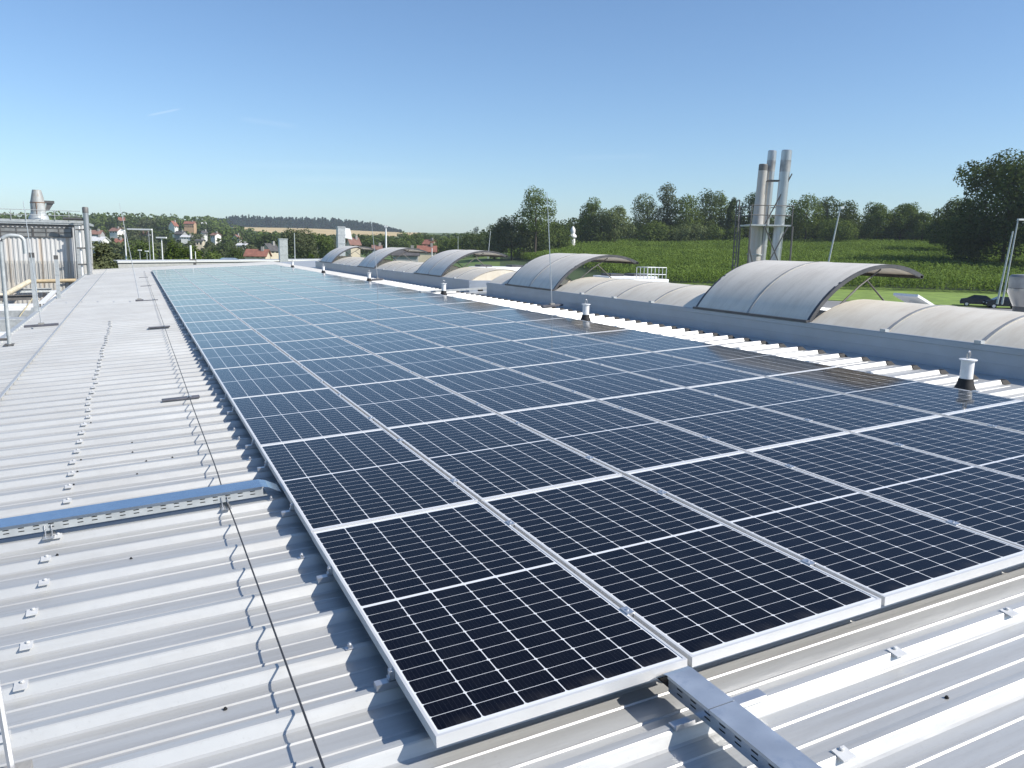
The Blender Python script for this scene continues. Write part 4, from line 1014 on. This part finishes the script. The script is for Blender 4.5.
for h_ in (
 ('white broad-roofed sports hall above the grey bush at left', 96, 245, 20, 4, 3.5, 330, W_, LGR, .1, 1, 14),
 ('red-roofed house half hidden high among the hilltop trees', 122, 223.5, 6, 3, 2.6, 640, CR, RED, .3, 2, 9),
 ('long red-roofed house left of the lamp post', 117, 234, 10, 3, 2.6, 480, W_, DRED, -.2, 3, 9),
 ('small house with bright red roof low behind the lamp post', 119.5, 245.5, 6.5, 2, 4, 350, CR, RED, .2, 1, 8),
 ('dark-roofed long house behind the white sports hall', 96, 236, 14, 2, 3, 430, GRR, DRED, .1, 3, 9),
 ('grey house row roof between the floodlight poles', 146, 237, 12, 3, 3, 470, GRR, DRED, -.3, 3, 9),
 ('white gabled house with red roof on the hill slope', 173.5, 229.5, 5, 4, 4, 560, W_, RED, 1.1, 2, 9),
 ('large orange apartment house on the hill', 190.5, 229.5, 11, 6, 2, 620, OR, RED, .1, 5, 11),
 ('small white house right of the orange apartment house', 204, 228.5, 4.5, 4, 1.8, 640, W_, LGR, .5, 2, 9),
 ('flat white house with long pale roof in mid slope', 188, 239.5, 12, 2.5, 1.5, 420, W_, LGR, .1, 4, 9),
 ('grey-roofed house above the flat white house', 181, 235.5, 10, 1.5, 2.5, 460, GRR, DGR, -.2, 3, 8),
 ('cream house with square front right of the flat white house', 200.5, 246.5, 7.5, 6, 1, 340, CR, DGR, .2, 2, 9),
 ('white house with dark roof in the middle of the slope', 204, 237, 5, 4, 2, 450, W_, DGR, .6, 2, 8),
 ('white house right of centre on the lower slope', 216, 239, 6, 4, 2, 430, W_, DRED, -.3, 2, 8),
 ('small white gable among green trees', 236.5, 241.5, 4.5, 3.5, 3, 420, W_, DRED, 1.2, 1, 8),
 ('bright white low house left of the long red roof', 243, 249.5, 10, 4.5, 1.5, 330, W_, LGR, .1, 3, 9),
 ('long low building with bright red roof', 258, 258, 24, 2.5, 5.5, 230, CR, RED, .05, 4, 9),
 ('cream gabled house with grey roof behind the long red roof', 270, 254, 12, 4, 6, 270, CR, DGR, .9, 2, 9),
 ('white house among trees right of the ventilation tower', 316, 250, 5, 8, 2, 260, W_, DRED, .4, 2, 8),
 ('red-roofed house behind the tall ventilation duct', 353, 247, 12, 3, 6, 270, CR, DRED, .5, 2, 9),
 ('white-walled house with dark red roof under the fourth flap', 377, 253, 10, 4, 3.5, 230, W_, DRED, .2, 2, 9),
 ('broad dark-roofed shed behind the fourth raised flap', 406, 257, 30, 2, 6, 190, GRR, DGR, .1, 2, 12),
 ('long low house with red roof right of the dark shed', 427, 254, 22, 3, 5, 240, CR, RED, .1, 4, 10),
 ('second red roof just above the long red-roofed house', 430, 246.5, 12, 2.5, 4, 320, CR, RED, -.3, 2, 9),
): house(*h_[:9], rot=h_[9], win=h_[10], deep=h_[11])

# ------------------------------------------------------------------ the trees
for T in (
 ('tall loose-crowned tree standing above the bushes left of the corn', 535, 38, 187, 235, L_MID, dict(kind='round', n=2200, gap=.6, clear=.30, leaf=.33)),
 ('grey-green spreading tree at the left end of the bushes', 512, 40, 215, 240, L_GREY, dict(n=3000, gap=.3, leaf=.34)),
 ('dark bushy tree left of the tall loose tree', 495, 40, 222, 250, L_DARK, dict(n=2600, kind='bush')),
 ('low dark bush at the left end of the hedge', 474, 36, 230, 280, L_DARK, dict(n=2200, kind='bush')),
 ('dark bush under the tall loose tree', 536, 46, 214, 245, L_DARK, dict(n=2600, kind='bush')),
 ('rounded dark bush right of the tall loose tree', 557, 34, 220, 250, L_MID, dict(n=2400, kind='bush')),
 ('slim brownish tree right of the white tower', 590, 21, 200, 265, L_MID, dict(kind='tall', n=2400)),
 ('pale willow-like tree right of the slim tree', 614, 36, 205, 262, L_PALE, dict(n=3200, gap=.2)),
 ('dark bush at the foot of the slim brownish tree', 592, 34, 220, 260, L_DARK, dict(n=2400, kind='bush')),
 ('feathery tree leftmost of the tall grove', 646, 30, 197, 285, L_PALE, dict(kind='tall', n=2400, gap=.4, leaf=.33)),
 ('tallest feathery poplar in the grove', 666, 24, 186, 285, L_GREY, dict(kind='tall', n=2200, gap=.42)),
 ('dense dark tree right of the tallest poplar', 684, 30, 194, 280, L_MID, dict(n=2900)),
 ('loose dark tree with sky showing through its crown', 703, 26, 191, 285, L_DARK, dict(kind='tall', n=2200, gap=.42)),
 ('narrow tree right of the loose dark tree', 719, 20, 193, 290, L_MID, dict(kind='tall', n=1800, gap=.35)),
 ('dark columnar tree left of the chimney stacks', 729.5, 9, 199, 275, L_DARK, dict(kind='tall', n=1800, gap=.05, leaf=.3, name='columnar_tree')),
 ('dark tree behind the platform of the chimney stacks', 747, 30, 192, 290, L_DARK, dict(n=2600, gap=.3)),
 ('broad green bush row under the poplars', 655, 46, 220, 272, L_MID, dict(n=2800, kind='bush')),
 ('pale bush in front of the dense dark tree', 690, 44, 222, 270, L_PALE, dict(n=2800, kind='bush')),
 ('low bush just left of the chimney stacks', 725, 36, 224, 270, L_MID, dict(n=2400, kind='bush')),
 ('large leafy tree right of the chimney stacks', 804, 38, 193, 275, L_MID, dict(n=3400, gap=.2)),
 ('tree behind the leaning lamp post', 824, 28, 197, 285, L_DARK, dict(n=2600, gap=.3)),
 ('dark pointed tree right of the leaning lamp post', 843, 26, 203, 290, L_DARK, dict(kind='tall', n=2400, gap=.3)),
 ('green bush below the leaning lamp post', 836, 46, 218, 270, L_MID, dict(n=2600, kind='bush')),
 ('round green tree, left of three round trees', 876, 32, 203, 280, L_MID, dict(n=3200, gap=.12)),
 ('round green tree, middle of three round trees', 898, 34, 203, 285, L_MID, dict(n=3200, gap=.12)),
 ('round green tree, right and lowest of three round trees', 920, 28, 211, 280, L_MID, dict(n=2800, gap=.12)),
 ('dark tree with ragged outline left of the huge dark tree', 948, 34, 199, 235, L_DARK, dict(n=3200, gap=.2)),
 ('huge dark tree at the right edge of the picture', 1003, 88, 150, 195, L_DARK, dict(n=11000, gap=.12, clear=.05, leaf=.36)),
 ('huge dark tree beyond the right edge of the picture', 1075, 100, 140, 190, L_DARK, dict(n=7000, gap=.1, clear=.05, leaf=.4)),
 ('dark undergrowth tree at the foot of the huge dark tree', 968, 44, 218, 215, L_DARK, dict(n=3000, kind='bush')),
 ('large grey-green bush beside the flue pipe at left', 100, 38, 243, 58, L_GREY, dict(n=5200, kind='bush', leaf=.16)),
 ('olive bush right of the large grey-green bush', 120, 22, 247, 80, L_GREY, dict(n=2600, kind='bush', leaf=.17)),
 ('green tree behind the long-armed floodlight pole', 141, 26, 240, 130, L_MID, dict(n=2600, kind='bush', leaf=.2)),
 ('bright green tree right of the T-shaped floodlight', 173, 30, 240, 125, L_BRIGHT, dict(n=3200, kind='bush', leaf=.2)),
 ('yellow-green bush near the small exhaust box', 193, 26, 245, 120, L_BRIGHT, dict(n=2600, kind='bush', leaf=.2)),
 ('green bushy tree left of the long red roof', 213, 30, 246, 140, L_MID, dict(n=2600, kind='bush', leaf=.2)),
 ('dark green tree before the long red roof', 232, 20, 247, 150, L_DARK, dict(n=1800, kind='bush', leaf=.22)),
 ('pointed dark tree above the cream gabled house', 268, 22, 233, 320, L_DARK, dict(n=1600, leaf=.4)),
 ('dark broad tree left of the boxy ventilation tower', 262, 26, 238, 330, L_DARK, dict(n=1800, leaf=.4)),
 ('tall olive tree behind the ventilation tower', 298, 34, 229, 200, L_GREY, dict(n=3600, leaf=.27, gap=.15)),
 ('green tree left of the tall ventilation duct', 322, 28, 235, 210, L_MID, dict(n=2600, leaf=.28)),
 ('yellow-green shrub under the white house among trees', 310, 16, 253, 120, L_BRIGHT, dict(n=1200, kind='bush', leaf=.17)),
 ('dark tree right of the tall ventilation duct', 366, 26, 234, 330, L_DARK, dict(n=2000, leaf=.38)),
 ('dark tree behind the white lamp pole', 392, 26, 236, 340, L_DARK, dict(n=2000, leaf=.38)),
 ('dark tree between the lamp pole and the red roofs', 412, 24, 234, 380, L_MID, dict(n=1800, leaf=.42)),
 ('green tree right of the long red-roofed house', 446, 30, 238, 300, L_MID, dict(n=2400, leaf=.36)),
 ('dark tree above the second red roof', 432, 24, 234, 400, L_DARK, dict(n=1600, leaf=.42)),
 ('bright green tree before the dark hedge', 460, 24, 238, 290, L_BRIGHT, dict(n=2000, leaf=.34, kind='bush')),
 ('lone tiny tree on the green ridge', 476, 4.5, 226, 1250, L_DARK, dict(n=300, leaf=.8)),
):
    tree(*T[:6], **T[6])
# hillside trees of the town, each on its own
rng = random.Random(21)
kinds = [('dark', L_DARK), ('mid green', L_MID), ('greyish', L_GREY), ('dark', L_DARK)]
spots = [(88, 219, 620, 14), (98, 217.5, 640, 16), (108, 218, 650, 14), (116, 217, 640, 12), (133, 217.5, 640, 16), (142, 218, 620, 14), (152, 217, 600, 18), (162, 218.5, 580, 12), (166, 218, 610, 9),
         (180, 218, 640, 10), (197, 220, 660, 10), (210, 223, 600, 14), (90, 228, 500, 14), (104, 228, 500, 14), (134, 228, 470, 18), (152, 227, 470, 18), (164, 230, 450, 14),
         (186, 231, 500, 10), (196, 233, 420, 12), (212, 231, 470, 12), (222, 228, 520, 14), (228, 236, 400, 14), (236, 231, 480, 14), (246, 236, 420, 16), (250, 230, 560, 14), (258, 233, 520, 16),
         (210, 241, 330, 12), (224, 243, 300, 14), (168, 237, 360, 12), (132, 240, 320, 12), (108, 240, 340, 8), (280, 234, 520, 16), (292, 232, 560, 14), (308, 233, 500, 16), (330, 236, 420, 18), (344, 234, 450, 16), (378, 233, 480, 18), (404, 231, 560, 16), (420, 232, 600, 14), (446, 233, 560, 16), (462, 233, 520, 18)]
near = ['below the hilltop skyline', 'near the town houses', 'on the hillside']
for i, (px, yt, d, wd) in enumerate(spots):
    k, mt = kinds[i % 4]
    xs = f'{ORD[min(26, i % 26 + 1)]}'
    row = 'skyline row' if i < 12 else ('upper slope' if i < 20 else ('valley slope' if i < 32 else 'valley floor'))
    n0 = {'skyline row': 0, 'upper slope': 12, 'valley slope': 20, 'valley floor': 32}[row]
    tree(f'{k} tree of the town, {ORD[i - n0 + 1]} along the {row}', px, wd * 1.25, yt, d, mt, n=900, leaf=.0013 * d, gap=.1, clear=.03, group='trees between the town houses', kind='round')

# woods that read as one mass
def wood(name, x0, x1, d0, d1, n, hmin, hmax, mat, leaf, per, fir, prof=None, seed=1):
    rng = np.random.default_rng(seed); a = rng.uniform(FAZ + math.atan((x0 - 512) / FPX), FAZ + math.atan((x1 - 512) / FPX), n); d = np.sqrt(rng.uniform(d0 ** 2, d1 ** 2, n))
    x, y = CAM.x + d * np.sin(a), CAM.y + d * np.cos(a); z = ground_z(x, y); h = rng.uniform(hmin, hmax, n)
    if prof is not None: h *= np.interp(512 + FPX * np.tan(a - FAZ), prof[0], prof[1])
    P = []
    for X_, Y_, Z_, H_ in zip(x, y, z, h):
        u = rng.uniform(0, 1, per); an_ = rng.uniform(0, 6.28, per)
        if fir: zz = H_ * u; r = H_ * .2 * (1 - u) + .2
        else: zz = H_ * (.15 + .85 * u); r = H_ * .42 * np.sqrt(np.clip(1 - ((u - .45) / .56) ** 2, .02, 1)) * rng.uniform(.5, 1, per)
        P.append(np.stack([X_ + r * np.cos(an_), Y_ + r * np.sin(an_), Z_ + zz], -1))
    P = np.concatenate(P); m_ = len(P)
    nr = rng.normal(size=(m_, 3)); nr[:, 2] += .5; nr /= np.linalg.norm(nr, axis=1)[:, None]; aa = np.cross(nr, rng.normal(size=(m_, 3))); aa /= np.linalg.norm(aa, axis=1)[:, None]; bb = np.cross(nr, aa)
    s = leaf * rng.uniform(.6, 1.3, m_)[:, None]
    V = np.stack([P - aa * s, P - bb * s * .7, P + aa * s, P + bb * s * .7], 1).reshape(-1, 3)
    o = npmesh(name, V, np.arange(m_ * 4).reshape(m_, 4), mat); o['kind'] = 'stuff'
    return o
wood('ridge_forest', 208, 400, 1560, 1850, 900, 15, 24, L_FIR, 1.8, 60, True, ([205, 235, 300, 340, 375, 395, 402], [.5, 1.0, .95, 1.0, .75, .35, .2]), 3)
wood('hillside_woodland', -150, 230, 620, 900, 300, 7, 12, L_MID, 1.2, 60, False, None, 4)
wood('valley_woodland', 225, 480, 430, 760, 300, 6, 10, L_MID, 1.0, 60, False, None, 5)
wood('town_hedges', 80, 260, 240, 560, 260, 3, 5.5, L_GREY, .7, 50, False, None, 6)
wood('field_edge_hedge', 480, 1010, 290, 325, 420, 6, 11, L_DARK, .45, 150, False, None, 7)

# ------------------------------------------------------------------ summer haze over the valley
hm = bpy.data.materials.new('thin_air_haze'); hm.use_nodes = True; ht = NT(hm); ht.t.nodes.clear()
pv = ht.n('ShaderNodeVolumePrincipled'); pv.inputs['Color'].default_value = (0.80, 0.90, 1.0, 1); pv.inputs['Density'].default_value = 0.00016; pv.inputs['Anisotropy'].default_value = 0.0
ho = ht.n('ShaderNodeOutputMaterial'); ht.put(ho.inputs['Volume'], pv.outputs[0])
m = MB(); m.box(-2400, 2400, -2400, 2400, -9, 75); hz = m.build('haze', hm); hz['kind'] = 'stuff'
